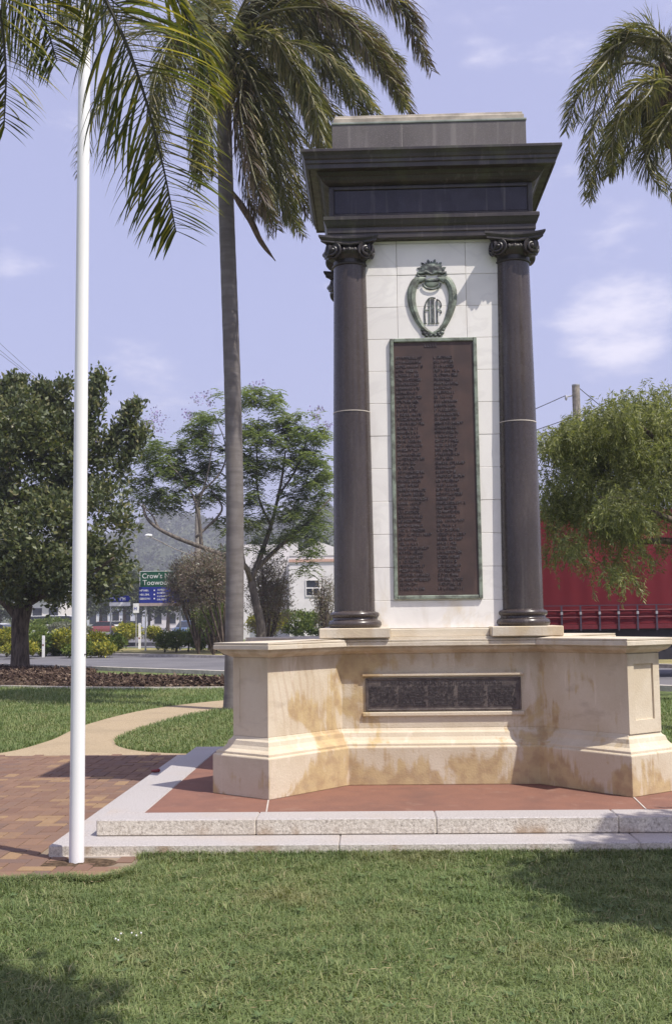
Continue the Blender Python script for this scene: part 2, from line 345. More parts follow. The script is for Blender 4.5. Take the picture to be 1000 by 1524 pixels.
def leaf_quads(P, D, L, Wd, up=None):
    """quads of length L along D at P, width Wd"""
    N = len(P); D = D/np.maximum(np.linalg.norm(D, axis=1, keepdims=True), 1e-9)
    rnd = RNG.normal(size=(N, 3)) if up is None else up
    S = np.cross(D, rnd); S /= np.maximum(np.linalg.norm(S, axis=1, keepdims=True), 1e-9)
    L = np.broadcast_to(np.asarray(L), (N,))[:, None]; Wd = np.broadcast_to(np.asarray(Wd), (N,))[:, None]
    a = P; b = P + D*L*.45 + S*Wd*.5; c_ = P + D*L; d = P + D*L*.45 - S*Wd*.5
    V = np.stack([a, b, c_, d], 1).reshape(-1, 3); return V, np.arange(4*N).reshape(N, 4)

# ------------------------------------------------------------------ the ground
lawn = poly_sheet('lawn', [(-700, -30), (700, -30), (700, 1108), (-700, 1108)], 0, 'lawn')
XC, YC = .573, 10.14            # centre of the memorial
road_edge_near = lambda x: 27.6 - .83*(x+4.0)*.72 if x > -4 else 31.4 - .45*(x+4)*.5
# the cross street in front, running a little towards us on the right
def near_edge(x): return 30.6 - .82*(x+4.6)
def strip(name, x0, x1, o0, o1, z, mat, kind='structure'):
    return poly_sheet(name, [(x0, near_edge(x0)+o0), (x1, near_edge(x1)+o0), (x1, near_edge(x1)+o1), (x0, near_edge(x0)+o1)], z, mat)
strip('road', -60, 22, 1.2, 12.6, .006, 'asphalt')
mb = MB()
for o0, nm in ((1.0, 0), (12.6, 1)):
    x0, x1 = -60, 22
    a, b, c, d = [(x0, near_edge(x0)+o0), (x1, near_edge(x1)+o0), (x1, near_edge(x1)+o0+.28), (x0, near_edge(x0)+o0+.28)]
    mb.add([(*a, 0), (*b, 0), (*c, 0), (*d, 0), (*a, .12), (*b, .12), (*c, .12), (*d, .12)], [(4,5,6,7),(0,1,5,4),(2,3,7,6),(1,2,6,5),(3,0,4,7)])
tag(mb.build('kerb', 'kerb'), kind='structure')
strip('verge', -60, 22, 12.9, 24.0, .008, 'dry_grass')
g = lambda *p: [tuple(onz(*q))[:2] for q in p]
side = g((-150, 968), (120, 951), (205, 932), (222, 929), (256, 929), (268, 934), (300, 951), (330, 957), (345, 965), (240, 965), (100, 961))
poly_sheet('side_street', side, .012, 'asphalt')
mb = MB()
for a, b in (((0, 960), (131, 945)), ((131, 945), (208, 930)), ((232, 957), (300, 949))):
    p, q = onz(*a), onz(*b); t = (q-p).normalized(); n_ = Vector((-t.y, t.x, 0))*.35
    mb.add([p-n_, q-n_, q+n_, p+n_] + [v+Vector((0, 0, .16)) for v in (p-n_, q-n_, q+n_, p+n_)], [(4,5,6,7),(0,1,5,4),(2,3,7,6),(1,2,6,5),(3,0,4,7)])
tag(mb.build('side_street_kerb', 'kerb'), kind='structure')
p, q = onz(226, 947), onz(268, 936); t = (q-p).normalized(); n_ = Vector((-t.y, t.x, 0))*.25
poly_sheet('lane_marking', [p-n_, q-n_, q+n_, p+n_], .018, 'line_paint')

# footpath of pale gravel curving behind the memorial
outer = spline([(-9.0, 10.2, 0), (-6.6, 11.6, 0), (-4.75, 13.1, 0), (-4.35, 14.6, 0), (-4.42, 16.9, 0), (-4.05, 19.6, 0), (-3.0, 21.6, 0), (-1.5, 22.6, 0), (1.5, 23.2, 0)], 8)
inner = spline([(1.5, 20.9, 0), (-1.4, 20.3, 0), (-2.7, 19.5, 0), (-3.25, 17.6, 0), (-3.48, 15.4, 0), (-3.35, 14.3, 0), (-2.95, 13.6, 0), (-2.4, 13.25, 0), (-1.6, 13.12, 0)], 8)
poly_sheet('path', [(p.x, p.y) for p in outer] + [(p.x, p.y) for p in inner] + [(-2.0, 13.12), (-9, 9.6)], .004, 'path_gravel')

# brick paving, laid herringbone
pv = thing('brick_paving', None, None, (-3.4, 10, 0)); pv['kind'] = 'structure'
bed = poly_sheet('paving_bed', [(-9, 6.92), (-2.6, 6.87), (-1.72, 6.95), (-1.56, 7.2), (-1.6, 7.6), (-2.1, 7.6), (-2.1, 12.6), (-1.6, 12.6), (-1.6, 13.12), (-9, 13.12)], .0065, 'mortar', pv)
U_ = .1165
def brick_mesh(nx, ny):
    b = MB(); x, y = nx*U_/2-.0035, ny*U_/2-.0035
    b.rings([[(-x, -y, -.02), (x, -y, -.02), (x, y, -.02), (-x, y, -.02)], [(-x, -y, .010), (x, -y, .010), (x, y, .010), (-x, y, .010)],
             [(-x+.004, -y+.004, .014), (x-.004, -y+.004, .014), (x-.004, y-.004, .014), (-x+.004, y-.004, .014)]])
    me = bpy.data.meshes.new('brick'); me.from_pydata(b.V, [], b.F); me.materials.append(MT['brick']); return me
BH, BV = brick_mesh(2, 1), brick_mesh(1, 2)
spots = []
POLE = Vector((-1.979, 7.373, 0))
for i in range(-80, 40):
    for j in range(-10, 80):
        c_ = (i-j) % 4
        if c_ == 0: ctr, o = (i+1, j+.5), 0
        elif c_ == 3: ctr, o = (i+.5, j+1), 1
        else: continue
        x, y = -3.0 + ctr[0]*U_, 6.88 + ctr[1]*U_
        if not (-8.2 < x < -1.55 and 6.92 < y < 13.06): continue
        if x > -2.28 and 7.47 < y < 12.55: continue
        if y < 7.5 and x > -1.62-.4*max(0, 7.2-y): continue
        if abs(x-POLE.x-.02) < .20 and abs(y-POLE.y+.03) < .10: continue
        spots.append((x, y, o))
def inview(x, y):
    v = Vector((x, y, 0)) - Vector((0, 0, EYE)); d = v.dot(CF); return 500+F_PX*v.dot(CR)/d
spots.sort(key=lambda s: s[1] + (0 if inview(s[0], s[1]) > -5 else 100))
rest = MB()
for n_, (x, y, o) in enumerate(spots):
    dz = random.uniform(-.0025, .0025); rx, ry = random.uniform(-.006, .006), random.uniform(-.006, .006)
    if n_ < 296:
        b = bpy.data.objects.new('brick', BV if o else BH); COL.objects.link(b); b.parent = pv
        b.location = Vector((x, y, dz)) - pv.location; b.rotation_euler = (rx, ry, random.uniform(-.008, .008))
    else:
        me = BV if o else BH
        rest.add([(v.co.x+x, v.co.y+y, v.co.z+dz) for v in me.vertices], [tuple(p.vertices) for p in me.polygons])
tag(rest.build('bricks_beyond', 'brick', pv), kind='stuff')
pit = MB(); V = []
for r_ in range(5):
    for a in range(18):
        th = 2*math.pi*a/18; k_ = [0, .06, .12, .2, .29][r_]
        V.append((POLE.x + k_*math.cos(th)*.9+.02, POLE.y-.03 + k_*.55*math.sin(th), .0075 + (.012*random.random() if 0 < r_ < 4 else 0)))
pit.rings([V[i*18:(i+1)*18] for i in range(5)], False, False); tag(pit.build('soil', 'soil'), kind='structure')

# ------------------------------------------------------------------ platform of granite steps
pf = thing('memorial_platform', None, None, (XC, YC, 0)); pf['kind'] = 'structure'
X0, X1, Y0, Y1 = -1.966, 3.112, 7.83, 12.2
def stone(x0, x1, y0, y1, z0, z1, b=.008):
    o = MB().bbox(x0, x1, y0, y1, z0, z1, b).build('kerb_stone', ['granite_rough', 'granite'], pf)
    for p in o.data.polygons: p.material_index = 1 if p.normal.z > .5 else 0
    return o
gp = .0013
cuts = [X0, -.84, .42, 1.68, X1]
for a, b in zip(cuts[:-1], cuts[1:]):
    stone(a+gp, b-gp, Y0, Y0+.28, .088, .2); stone(a+gp, b-gp, Y1-.28, Y1, .088, .2)
for xa, xb in ((X0, X0+.28), (X1-.28, X1)):
    ys = [Y0+.28, 9.2, 10.5, Y1-.28]
    for a, b in zip(ys[:-1], ys[1:]): stone(xa, xb, a+gp, b-gp, .088, .2)
lx0, lx1, ly0, ly1 = -2.215, 3.36, 7.53, 12.42
cuts = [lx0, -.25, 1.75, lx1]
for a, b in zip(cuts[:-1], cuts[1:]):
    stone(a+gp, b-gp, ly0, ly0+.45, -.05, .086); stone(a+gp, b-gp, ly1-.45, ly1, -.05, .086)
for xa, xb in ((lx0, lx0+.45), (lx1-.45, lx1)):
    ys = [ly0+.45, 9.6, 11.0, ly1-.45]
    for a, b in zip(ys[:-1], ys[1:]): stone(xa, xb, a+gp, b-gp, -.05, .086)
mb = MB(); mb.box(lx0+.01, -1.5, ly0-.018, ly0+.0, -.02, .016); mb.build('mortar_bed', 'joint', pf)
MB().box(X0+.2825, X1-.2825, Y0+.2825, Y1-.2825, .05, .196).build('red_paving', 'red_paving', pf)
mb = MB()
for sx in (-1, 1):
    for sy in (-1, 1):
        a = Vector((XC+sx*1.40, YC+sy*1.51, .2)); b = Vector((XC+sx*1.365, YC+sy*2.03, .2)); t = (b-a).normalized(); n_ = Vector((-t.y, t.x, 0))*.0055
        mb.add([a-n_, b-n_, b+n_, a+n_], [(0, 1, 2, 3)] if sx*sy != 99 else [])
for i, f in enumerate(mb.F): pass
mb.build('paving_joint', 'joint', pf)

# ------------------------------------------------------------------ the memorial
wm = thing('war_memorial', 'tall war memorial of dark columns and white marble on a stained sandstone plinth', 'memorial', (XC, YC, .2))
HALF = [(.793, -.79), (1.395, -1.505), (1.888, -1.125), (1.30, -.43)]
def plan():
    q = []
    fr = [(-x, y) for x, y in HALF[::-1]] + HALF       # along the front from left side to right side
    q += fr; q += [(x, -y) for x, y in HALF[::-1]]; q += [(-x, -y) for x, y in HALF]
    return q
PLAN = plan()
def inset(poly, d):
    out = []; n = len(poly)
    for i in range(n):
        p0, p1, p2 = Vector(poly[i-1]), Vector(poly[i]), Vector(poly[(i+1) % n])
        e1, e2 = (p1-p0).normalized(), (p2-p1).normalized(); n1, n2 = Vector((-e1.y, e1.x)), Vector((-e2.y, e2.x))
        b = n1+n2; b = b/ max(b.dot(n1), .2); out.append(p1 + b*d)
    return out
def ring(d, z): return [(XC+p[0], YC+p[1], z) for p in inset(PLAN, d)]
def course(name, prof, mat, bev=.006, cap=True):
    o = MB().rings([ring(d, z) for d, z in prof], cap, cap).build(name, mat, wm); bevel(o, bev, 2); return o
course('base_course', [(0, .196), (0, .505), (.012, .517)], 'sandstone')
course('base_moulding', [(.018, .516), (.020, .535), (.034, .545), (.058, .558), (.078, .585), (.088, .62), (.105, .634), (.115, .654)], 'sandstone', .003)
# dado: wall with sunk panels on the wing ends
course('dado', [(.118, .652), (.118, 1.285)], 'sandstone')
for i, p in enumerate(PLAN):
    pass
def wing_frame(a, b, TH):                       # raised border round the end face of a wing
    a, b = Vector(a), Vector(b); t = (b-a).normalized(); nn = Vector((t.y, -t.x)); L = (b-a).length; f = MB()
    def bar(u0, u1, z0, z1, th=TH):
        P = []
        for z in (z0, z1):
            for u, w in ((u0, -.01), (u1, -.01), (u1, th), (u0, th)):
                q = a + t*u + nn*w; P.append((XC+q.x, YC+q.y, z))
        f.add(P, [(0,1,2,3),(7,6,5,4),(0,4,5,1),(1,5,6,2),(2,6,7,3),(3,7,4,0)])
    bar(.0, .075, .656, 1.28); bar(L-.075, L, .656, 1.28); bar(.0755, L-.0755, .656, .76); bar(.0755, L-.0755, 1.20, 1.28)
    return f
ins = inset(PLAN, .118); n = len(ins)
for i in range(n):
    if abs((Vector(PLAN[(i+1) % n])-Vector(PLAN[i])).length - .623) < .03:
        wing_frame(ins[i], ins[(i+1) % n], .016 if ins[i].x > 0 else .004).build('panel_border', 'sandstone', wm)
course('ledge_moulding', [(.112, 1.284), (.100, 1.292), (.085, 1.30), (.060, 1.312), (.042, 1.33), (.036, 1.345)], 'sandstone_ledge', .003)
# ledge: top slabs, jointed over each inner angle
rg = [(0.012, 1.3452), (.004, 1.352), (.004, 1.382), (.016, 1.388), (.008, 1.392), (.008, 1.404), (.40, 1.424)]
rings_ = [ring(d, z) for d, z in rg]
segs = [(0, 3), (3, 4), (4, 7), (7, 8), (8, 11), (11, 12), (12, 15), (15, 16)]
inn = [(XC+x, YC+y) for x, y in ()]
for a, b in segs:
    rows = []
    for r_ in rings_:
        row = [Vector(r_[i % 16]) for i in range(a, b+1)]
        t0 = (row[1]-row[0]).normalized(); t1 = (row[-2]-row[-1]).normalized()
        row[0] = row[0] + t0*.002; row[-1] = row[-1] + t1*.002; rows.append(row)
    ctr = [Vector((XC+(v.x-XC)*.45, YC+(v.y-YC)*.45, 1.424)) for v in rows[-1]]
    rows = rows[:-1] + [ctr]; bot = [Vector((v.x, v.y, 1.346)) for v in ctr]; rows.append(bot)
    mb = MB(); mb.rings(rows, False, False, closed=False)
    m_ = len(rows[0]); base = 0
    for e in (0, m_-1): mb.F.append(tuple(k_*m_+e for k_ in range(len(rows)))); mb.M.append(0)
    o = mb.build('ledge_stone', 'sandstone_ledge', wm)
MB().box(XC-.85, XC+.85, YC-.75, YC+.75, 1.35, 1.4235).build('ledge_core', 'sandstone_ledge', wm)
# tablet surround
def fbox(name, mat, x0, x1, y0, y1, z0, z1, b=.006, parent=wm): return MB().bbox(x0, x1, y0, y1, z0, z1, b).build(name, mat, parent)
TY = YC-.79+.118           # face of the dado
fbox('tablet_sill', 'sandstone', -.10, 1.272, TY-.022, TY+.02, .755, .79)
fbox('tablet_label_mould', 'sandstone', -.10, 1.272, TY-.03, TY+.02, 1.09, 1.115)
# pillar
CX = (-.155, 1.301); CYF, CYB = 9.63, 10.65
for x in CX:
    for y in (CYF, CYB): fbox('pedestal_stone', 'sandstone_ledge', x-.30, x+.30, y-.30, y+.30, 1.421, 1.505)
fbox('sill_course', 'sandstone_ledge', CX[0]+.302, CX[1]-.302, 9.50, 10.78, 1.4215, 1.492)
fbox('sill_course', 'sandstone_ledge', CX[0]-.18, CX[1]+.18, CYF+.302, CYB-.302, 1.4215, 1.492)
fbox('core', 'sandstone_ledge', CX[0]-.12, CX[1]+.12, 9.62, CYB+.03, 1.49, 4.959)
# marble slabs, rows of three
MY = 9.588; zs = [1.494, 1.735] + [1.735+.2905*i for i in range(1, 12)] + [4.957]; xs = [CX[0]+.10, .262, .876, CX[1]-.10]
for r_, (z0, z1) in enumerate(zip(zs[:-1], zs[1:])):
    if r_ == 0: cols = [(xs[0], xs[3])]
    else: cols = list(zip(xs[:-1], xs[1:]))
    for a, b in cols: fbox('marble_slab', 'marble', a+.0012, b-.0012, MY+random.uniform(-.0015, .0015), 9.618, z0+.0012, z1-.0012, .0025)
for r_, (z0, z1) in enumerate(zip(zs[:-1:2], zs[2::2])):      # left and right return faces
    for x0, x1 in ((CX[0]-.135, CX[0]-.122), (CX[1]+.122, CX[1]+.135)): fbox('marble_slab', 'marble', x0, x1, CYF+.1, CYB-.1, z0+.0012, z1-.0012, .0025)

def column(x, y):
    col = thing('column', None, None, (0, 0, 0)); col.parent = wm; col.location = Vector((x, y, 1.505)) - Vector(wm.location)
    def shaft(z0, z1):
        pr = []
        N_ = 8
        for i in range(N_+1):
            z = z0 + (z1-z0)*i/N_; t = (z-1.62)/(4.72-1.62); pr.append((.181 - .034*t**1.35, z))
        pr = [(pr[0][0]-.004, z0)] + [(pr[0][0], z0+.004)] + pr[1:-1] + [(pr[-1][0], z1-.004), (pr[-1][0]-.004, z1)]
        return soften(MB().lathe((x, y), pr, 40).build('shaft_drum', 'dark_column', col))
    jz = 3.40 if x < 0 else 3.285
    shaft(1.625, jz-.001); shaft(jz+.005, 4.725)
    MB().lathe((x, y), [(.169, jz-.002), (.1685, jz+.006)], 40).build('mortar_joint', 'joint', col)
    soften(MB().lathe((x, y), [(.205, 1.505), (.225, 1.512), (.236, 1.53), (.234, 1.55), (.222, 1.566), (.208, 1.570), (.200, 1.578), (.197, 1.592), (.203, 1.598), (.214, 1.606), (.217, 1.620), (.212, 1.634), (.198, 1.642), (.188, 1.644), (.180, 1.652)], 40).build('column_base', 'dark_column', col), 50)
    cp = MB()
    cp.lathe((x, y), [(.147, 4.722), (.158, 4.728), (.160, 4.738), (.150, 4.745), (.150, 4.775), (.165, 4.79), (.195, 4.815), (.20, 4.84), (.18, 4.87), (.165, 4.90)], 36)
    co = soften(cp.build('capital', 'dark_capital', col), 40)
    # abacus with hollowed sides
    ab = []
    for q in range(4):
        for t in np.linspace(-1, 1, 9)[:-1]:
            w = .272; d = w - .075*(1-t*t)
            if abs(t) > .9: d = w - .012
            ux, uy = [(t*w, -d), (d, t*w), (-t*w, d), (-d, -t*w)][q]; ab.append((ux, uy))
    pr = [(.90, 4.893), (.93, 4.90), (.93, 4.915), (.95, 4.918), (1.0, 4.938), (1.0, 4.957)]
    bevel(MB().rings([[(x+a*s, y+b*s, z) for a, b in ab] for s, z in pr]).build('abacus', 'dark_capital', co), .002, 1)
    # scrolls
    for q in range(4):
        for sgn in (-1, 1):
            v = MB(); c0 = Vector((sgn*.142, -.185, 4.835)); tang = Vector((1, 0, 0)); out = Vector((0, -1, 0))
            tw = sgn*.42; tang = Vector((math.cos(tw), math.sin(tw), 0)); out = Vector((math.sin(tw), -math.cos(tw), 0))
            pts = []; rad = []
            for i in range(46):
                th = i/45*math.pi*2*2.1; rr = .074*math.exp(-.165*th); aa = math.pi/2 + sgn*(-th)
                pts.append(c0 + tang*(rr*math.cos(aa)) + Vector((0, 0, rr*math.sin(aa))) + out*(.012+.012*th/13)); rad.append(.0135*math.exp(-.07*th)+.002)
            v.tube(pts, rad, 7); v.ball(c0+out*.02, (.019, .019, .019), 8, 5)
            disc = [[c0 + tang*(r_*math.cos(2*math.pi*j/20)) + Vector((0, 0, r_*math.sin(2*math.pi*j/20))) + out*w for j in range(20)] for r_, w in ((.072, -.09), (.060, -.045), (.075, .0), (.070, .008), (.02, -.006))]
            v.rings(disc)
            # band joining the scroll to the echinus
            v.tube([c0 + Vector((0, 0, .074)) + out*.006, Vector((sgn*.07, -.19, 4.892)), Vector((0, -.188, 4.885))], [.013, .011, .010], 6)
            rz = Matrix.Rotation(q*math.pi/2, 3, 'Z'); v.V = [tuple(rz @ Vector(p) + Vector((x, y, 0))) for p in v.V]
            soften(v.build('volute', 'dark_capital', co), 45)
    eg = MB()
    for q in range(4):
        for t in (-.05, 0, .05):
            p = Matrix.Rotation(q*math.pi/2, 3, 'Z') @ Vector((t, -.192+abs(t)*.15, 4.838)); eg.ball((p.x+x, p.y+y, p.z), (.017, .017, .024), 8, 5)
    soften(tag(eg.build('egg_moulding', 'dark_capital', co), kind='stuff'))
for x in CX:
    for y in (CYF, CYB): column(x, y)
def rect_course(name, prof, mat, bx=.957, by=.68, bev=.003):
    rs = [[(XC-bx-o, YC-by-o, z), (XC+bx+o, YC-by-o, z), (XC+bx+o, YC+by+o, z), (XC-bx-o, YC+by+o, z)] for o, z in prof]
    return bevel(MB().rings(rs).build(name, mat, wm), bev, 2)
rect_course('architrave', [(-.040, 4.958), (-.040, 5.005), (-.032, 5.008), (-.032, 5.055), (-.026, 5.06), (-.018, 5.075), (-.010, 5.10), (-.004, 5.115), (0, 5.118), (0, 5.152), (-.01, 5.158)], 'dark_entab')
fr_ = rect_course('frieze', [(-.052, 5.157), (-.052, 5.445)], 'dark_entab')
fm = MB()
xa, xb, ya = XC-.862, XC+.862, YC-.68+.052
for (a, b, c, d) in ((xa-.04, xa, 5.165, 5.43), (xb, xb+.04, 5.165, 5.43), (xa, xb, 5.165, 5.185), (xa, xb, 5.405, 5.43)):
    fm.bbox(a, b, ya-.016, ya+.01, c, d, .004)
fm.build('panel_border', 'dark_entab', wm)
fbox('frieze_panel', 'dark_panel', xa+.002, xb-.002, ya-.004, ya+.01, 5.1855, 5.4045)
rect_course('bed_moulding', [(-.045, 5.443), (-.03, 5.45), (-.008, 5.462), (.012, 5.482), (.022, 5.505), (.034, 5.512), (.044, 5.528), (.05, 5.545)], 'dark_entab')
rect_course('cornice', [(.05, 5.543), (.112, 5.548), (.116, 5.538), (.132, 5.538), (.134, 5.578), (.146, 5.582), (.148, 5.612), (.158, 5.618), (.166, 5.645), (.178, 5.668), (.185, 5.674), (.185, 5.700), (.02, 5.715)], 'dark_entab')
rect_course('blocking_course', [(-.085, 5.71), (-.085, 6.035)], 'dark_block')
rect_course('coping', [(-.088, 6.034), (-.078, 6.038), (-.078, 6.056), (-.10, 6.060)], 'verdigris_line')
rect_course('top_slab', [(-.098, 6.0595), (-.098, 6.10), (-.108, 6.106), (-.112, 6.13), (-.17, 6.136)], 'cap_stone')
mj = MB()
for x in (.33,): mj.box(x-.0012, x+.0012, YC-.68+.0835, YC-.5, 5.72, 6.03)
mj.build('mortar_joint', 'joint', wm)

# lettering strokes: small raised marks too worn to read, one mesh for each line of names
def stroke_line(x0, x1, z, h, y, dens=.8):
    b = MB(); x = x0; pitch = h*.90; th = h*.19
    while x < x1-pitch*.6:
        w = pitch*.66; kind = random.randrange(6); d = .006
        vb = lambda xx: b.box(xx-th/2, xx+th/2, y-d, y, z, z+h)
        hb = lambda zz: b.box(x+th/2+.0003, x+w-th/2-.0003, y-d+.0006, y, zz-th/2, zz+th/2)
        if kind == 0: vb(x); vb(x+w); hb(z+h/2)
        elif kind == 1: vb(x); hb(z+h-th/2); hb(z+h/2); hb(z+th/2)
        elif kind == 2: vb(x); hb(z+th/2)
        elif kind == 3: vb(x); vb(x+w); hb(z+h-th/2); hb(z+th/2)
        elif kind == 4: b.box(x+w/2-th/2, x+w/2+th/2, y-d, y, z, z+h)
        else: vb(x); hb(z+h-th/2); b.box(x+w-th/2, x+w+th/2, y-d, y, z+h/2, z+h)
        x += pitch
        if random.random() < .12: x += pitch*.5
    return b
hr = thing('honour_roll', None, None); hr.parent = wm; hr.location = Vector((XC, MY, 2.9)) - Vector(wm.location); hr['label'] = 'tall bronze honour roll with two columns of raised names'
hx0, hx1, hz0, hz1 = .187, .957, 1.744, 4.058
f = MB()
FW = .034
for (a, b, c, d) in ((hx0, hx0+FW, hz0, hz1), (hx1-FW, hx1, hz0, hz1), (hx0+FW, hx1-FW, hz0, hz0+FW), (hx0+FW, hx1-FW, hz1-FW, hz1)):
    f.bbox(a, b, MY-.026, MY+.001, c, d, .006)
f.build('frame', 'verdigris', hr)
fbox('plaque', 'bronze_plate', hx0+FW, hx1-FW, MY-.012, MY+.0012, hz0+FW, hz1-FW, .001, hr)
NL = 53; top = hz1-.155; step_ = (top - (hz0+.075))/NL
stroke_line(.50, .62, hz1-.078, .026, MY-.012).build('heading', 'bronze_letter', hr)
for cidx, (xa_, xb_) in enumerate(((.243, .47), (.578, .80))):
    for i in range(NL):
        w = (xb_-xa_)*random.uniform(.72, 1.0) if random.random() > .22 else (xb_-xa_)*random.uniform(1.0, 1.24)
        if random.random() < .12: w *= 1.04
        stroke_line(xa_, xa_+w, top - (i+1)*step_ + step_*.25, step_*.54, MY-.012).build('name_line', 'bronze_letter', hr)
# emblem over the honour roll
em = thing('emblem', None, None); em.parent = wm; em.location = Vector((.571, MY, 4.4)) - Vector(wm.location); em['label'] = 'greenish bronze cartouche with rising sun crest and entwined initials'
ex, ez = .573, 4.34
def horn(sg):
    pts, rad = [], []
    ctrl = [(.055, 4.60, .018), (.135, 4.585, .035), (.178, 4.50, .040), (.182, 4.40, .037), (.160, 4.30, .032), (.120, 4.205, .026), (.066, 4.135, .02), (.0, 4.098, .014)]
    P = spline([(sg*a, 0, b) for a, b, c_ in ctrl], 5); Rr = spline([(c_, 0, 0) for a, b, c_ in ctrl], 5)
    b_ = MB(); b_.tube([(ex+p.x, MY-.022, p.z) for p in P], [r_.x for r_ in Rr], 10)
    P2 = [(ex+p.x*.99, MY-.022-r_.x*1.0, p.z) for p, r_ in zip(P, Rr)]; b_.tube(P2[4:-3], .006, 6)
    return soften(b_.build('horn', 'verdigris', em), 60)
horn(-1); horn(1)
sh = MB(); NP = 15
for i in range(NP):
    a = math.pi*(i/(NP-1))*1.06-.03*math.pi; L = .140 if i % 2 == 0 else .118
    dx, dz = math.cos(a), math.sin(a); nx, nz_ = -dz, dx; c0 = Vector((ex, MY, 4.655)); d_ = Vector((dx, 0, dz*.92)); n_ = Vector((nx, 0, nz_))
    p = [c0 + d_*.03 - n_*.006, c0 + d_*L*.86 - n_*.0125, c0 + d_*L, c0 + d_*L*.86 + n_*.0125, c0 + d_*.03 + n_*.006]
    sh.rings([[v for v in p], [v + Vector((0, -.018-.006*(i % 2), 0)) for v in p]])
sh.rings([[(ex+.098*math.cos(a)*f_, MY-w_, 4.655+.085*math.sin(a)*f_) for a in np.linspace(-.15, math.pi+.15, 18)] for f_, w_ in ((1, 0), (1, .02), (.7, .034))]); sh.build('shell', 'verdigris_dark', em)
cw = MB()
for sg in (-1, 1):
    cw.tube([(ex+sg*q[0], MY-.03, q[1]) for q in ((.0, 4.640), (.05, 4.664), (.095, 4.648), (.125, 4.655), (.128, 4.63), (.10, 4.618), (.05, 4.625))], [.010, .015, .014, .012, .012, .010, .008], 7)
    cw.tube([(ex+sg*q[0], MY-.03, q[1]) for q in ((.115, 4.62), (.13, 4.585), (.10, 4.57), (.07, 4.59))], [.016, .018, .014, .008], 7)
cw.tube([(ex+q*.012, MY-.028, 4.60-.006*(36-q*q)**.5*.5 if abs(q) <= 6 else 4.6) for q in range(-6, 7)], .015, 7)
pts = [(ex+.078*math.cos(a), MY-.03, 4.555+.052*math.sin(a)) for a in np.linspace(math.pi*1.0, math.pi*2.0, 12)]
cw.tube(pts, .010, 7); soften(cw.build('scroll_work', 'verdigris_dark', em), 60)
soften(MB().ball((ex, MY-.012, 4.565), (.066, .022, .044), 16, 8).build('boss', 'verdigris', em))
ft = MB()
for sg in (-1, 1):
    for q in ((.045, 4.100, .024), (.075, 4.105, .026), (.088, 4.135, .022), (.078, 4.16, .017), (.02, 4.085, .02), (.095, 4.155, .015), (.058, 4.082, .018)):
        ft.ball((ex+sg*q[0], MY-.02, q[1]), (q[2], .02, q[2]*.8), 8, 5)
soften(ft.build('leaf_scroll', 'verdigris_dark', em), 60)
# the entwined initials A, I, F
mo = MB(); yy = MY-.014
def bar(a, b, w, t=.008): mo.tube([(ex+a[0], yy, a[1]), (ex+b[0], yy, b[1])], w, 6)
def curve(pts, w): mo.tube([(ex+p.x, yy, p.y) for p in spline([(a, b, 0) for a, b in pts], 6)], w, 6)
W_ = .0056
curve([(-.066, 4.195), (-.069, 4.30), (-.058, 4.375), (-.030, 4.418), (.0, 4.428), (.030, 4.420)], W_*1.15)     # A
bar((-.028, 4.195), (-.028, 4.412), W_*1.2); bar((-.066, 4.315), (-.030, 4.315), W_)
for xx in (-.004, .012): bar((xx, 4.195), (xx, 4.424), W_)                                                     # I
bar((.042, 4.195), (.042, 4.412), W_*1.2)                                                                      # F
curve([(.042, 4.412), (.062, 4.398), (.076, 4.37), (.077, 4.345), (.068, 4.338)], W_*1.15); curve([(.042, 4.318), (.060, 4.316), (.074, 4.308), (.078, 4.29), (.068, 4.284)], W_)
for a_, b_ in ((-.080, -.052), (-.040, -.016), (-.012, .022), (.030, .056)): bar((a_, 4.194), (b_, 4.194), W_)
mo.build('initials', 'verdigris_dark', em)

for o in em.children:                       # the casting lies close to the marble
    for v in o.data.vertices: v.co.y *= .45
# bronze tablet on the plinth
tb = thing('plinth_tablet', None, None); tb.parent = wm; tb.location = Vector((.586, TY, .94)) - Vector(wm.location); tb['label'] = 'low bronze tablet with rows of worn raised lettering'
tx0, tx1, tz0, tz1 = -.072, 1.246, .800, 1.075
f = MB(); fw = .016
for (a, b, c, d) in ((tx0, tx0+fw, tz0, tz1), (tx1-fw, tx1, tz0, tz1), (tx0+fw, tx1-fw, tz0, tz0+fw), (tx0+fw, tx1-fw, tz1-fw, tz1)): f.bbox(a, b, TY-.018, TY+.001, c, d, .004)
f.build('frame', 'tablet_bronze', tb)
fbox('plaque', 'tablet_bronze', tx0+fw, tx1-fw, TY-.010, TY+.0012, tz0+fw, tz1-fw, .001, tb)
stroke_line(tx0+.14, tx1-.14, tz1-.052, .024, TY-.010).build('heading', 'bronze_letter', tb)
for cc in range(5):
    xa_ = tx0+.035+cc*.252
    for i in range(8): stroke_line(xa_, xa_+.246*random.uniform(.86, 1.0), tz1-.082-i*.0215, .0145, TY-.010).build('name_line', 'bronze_letter', tb)

# ------------------------------------------------------------------ flagpole
fp = thing('flagpole', 'slender white painted flagpole standing in bare soil beside the granite steps', 'flagpole', POLE)
PT = Vector((-1.985, 7.40, 9.5))
soften(MB().tube([POLE + (PT-POLE)*t for t in (0, .25, .5, .75, 1)], [.0495, .047, .043, .039, .034], 28).build('pole', 'white_paint', fp), 50)
b = MB()
for sx in (-.047, .047): b.ball((POLE.x+sx, POLE.y-.012, 1.372), .006, 8, 5)
b.build('bolt', 'bronze_letter', fp)

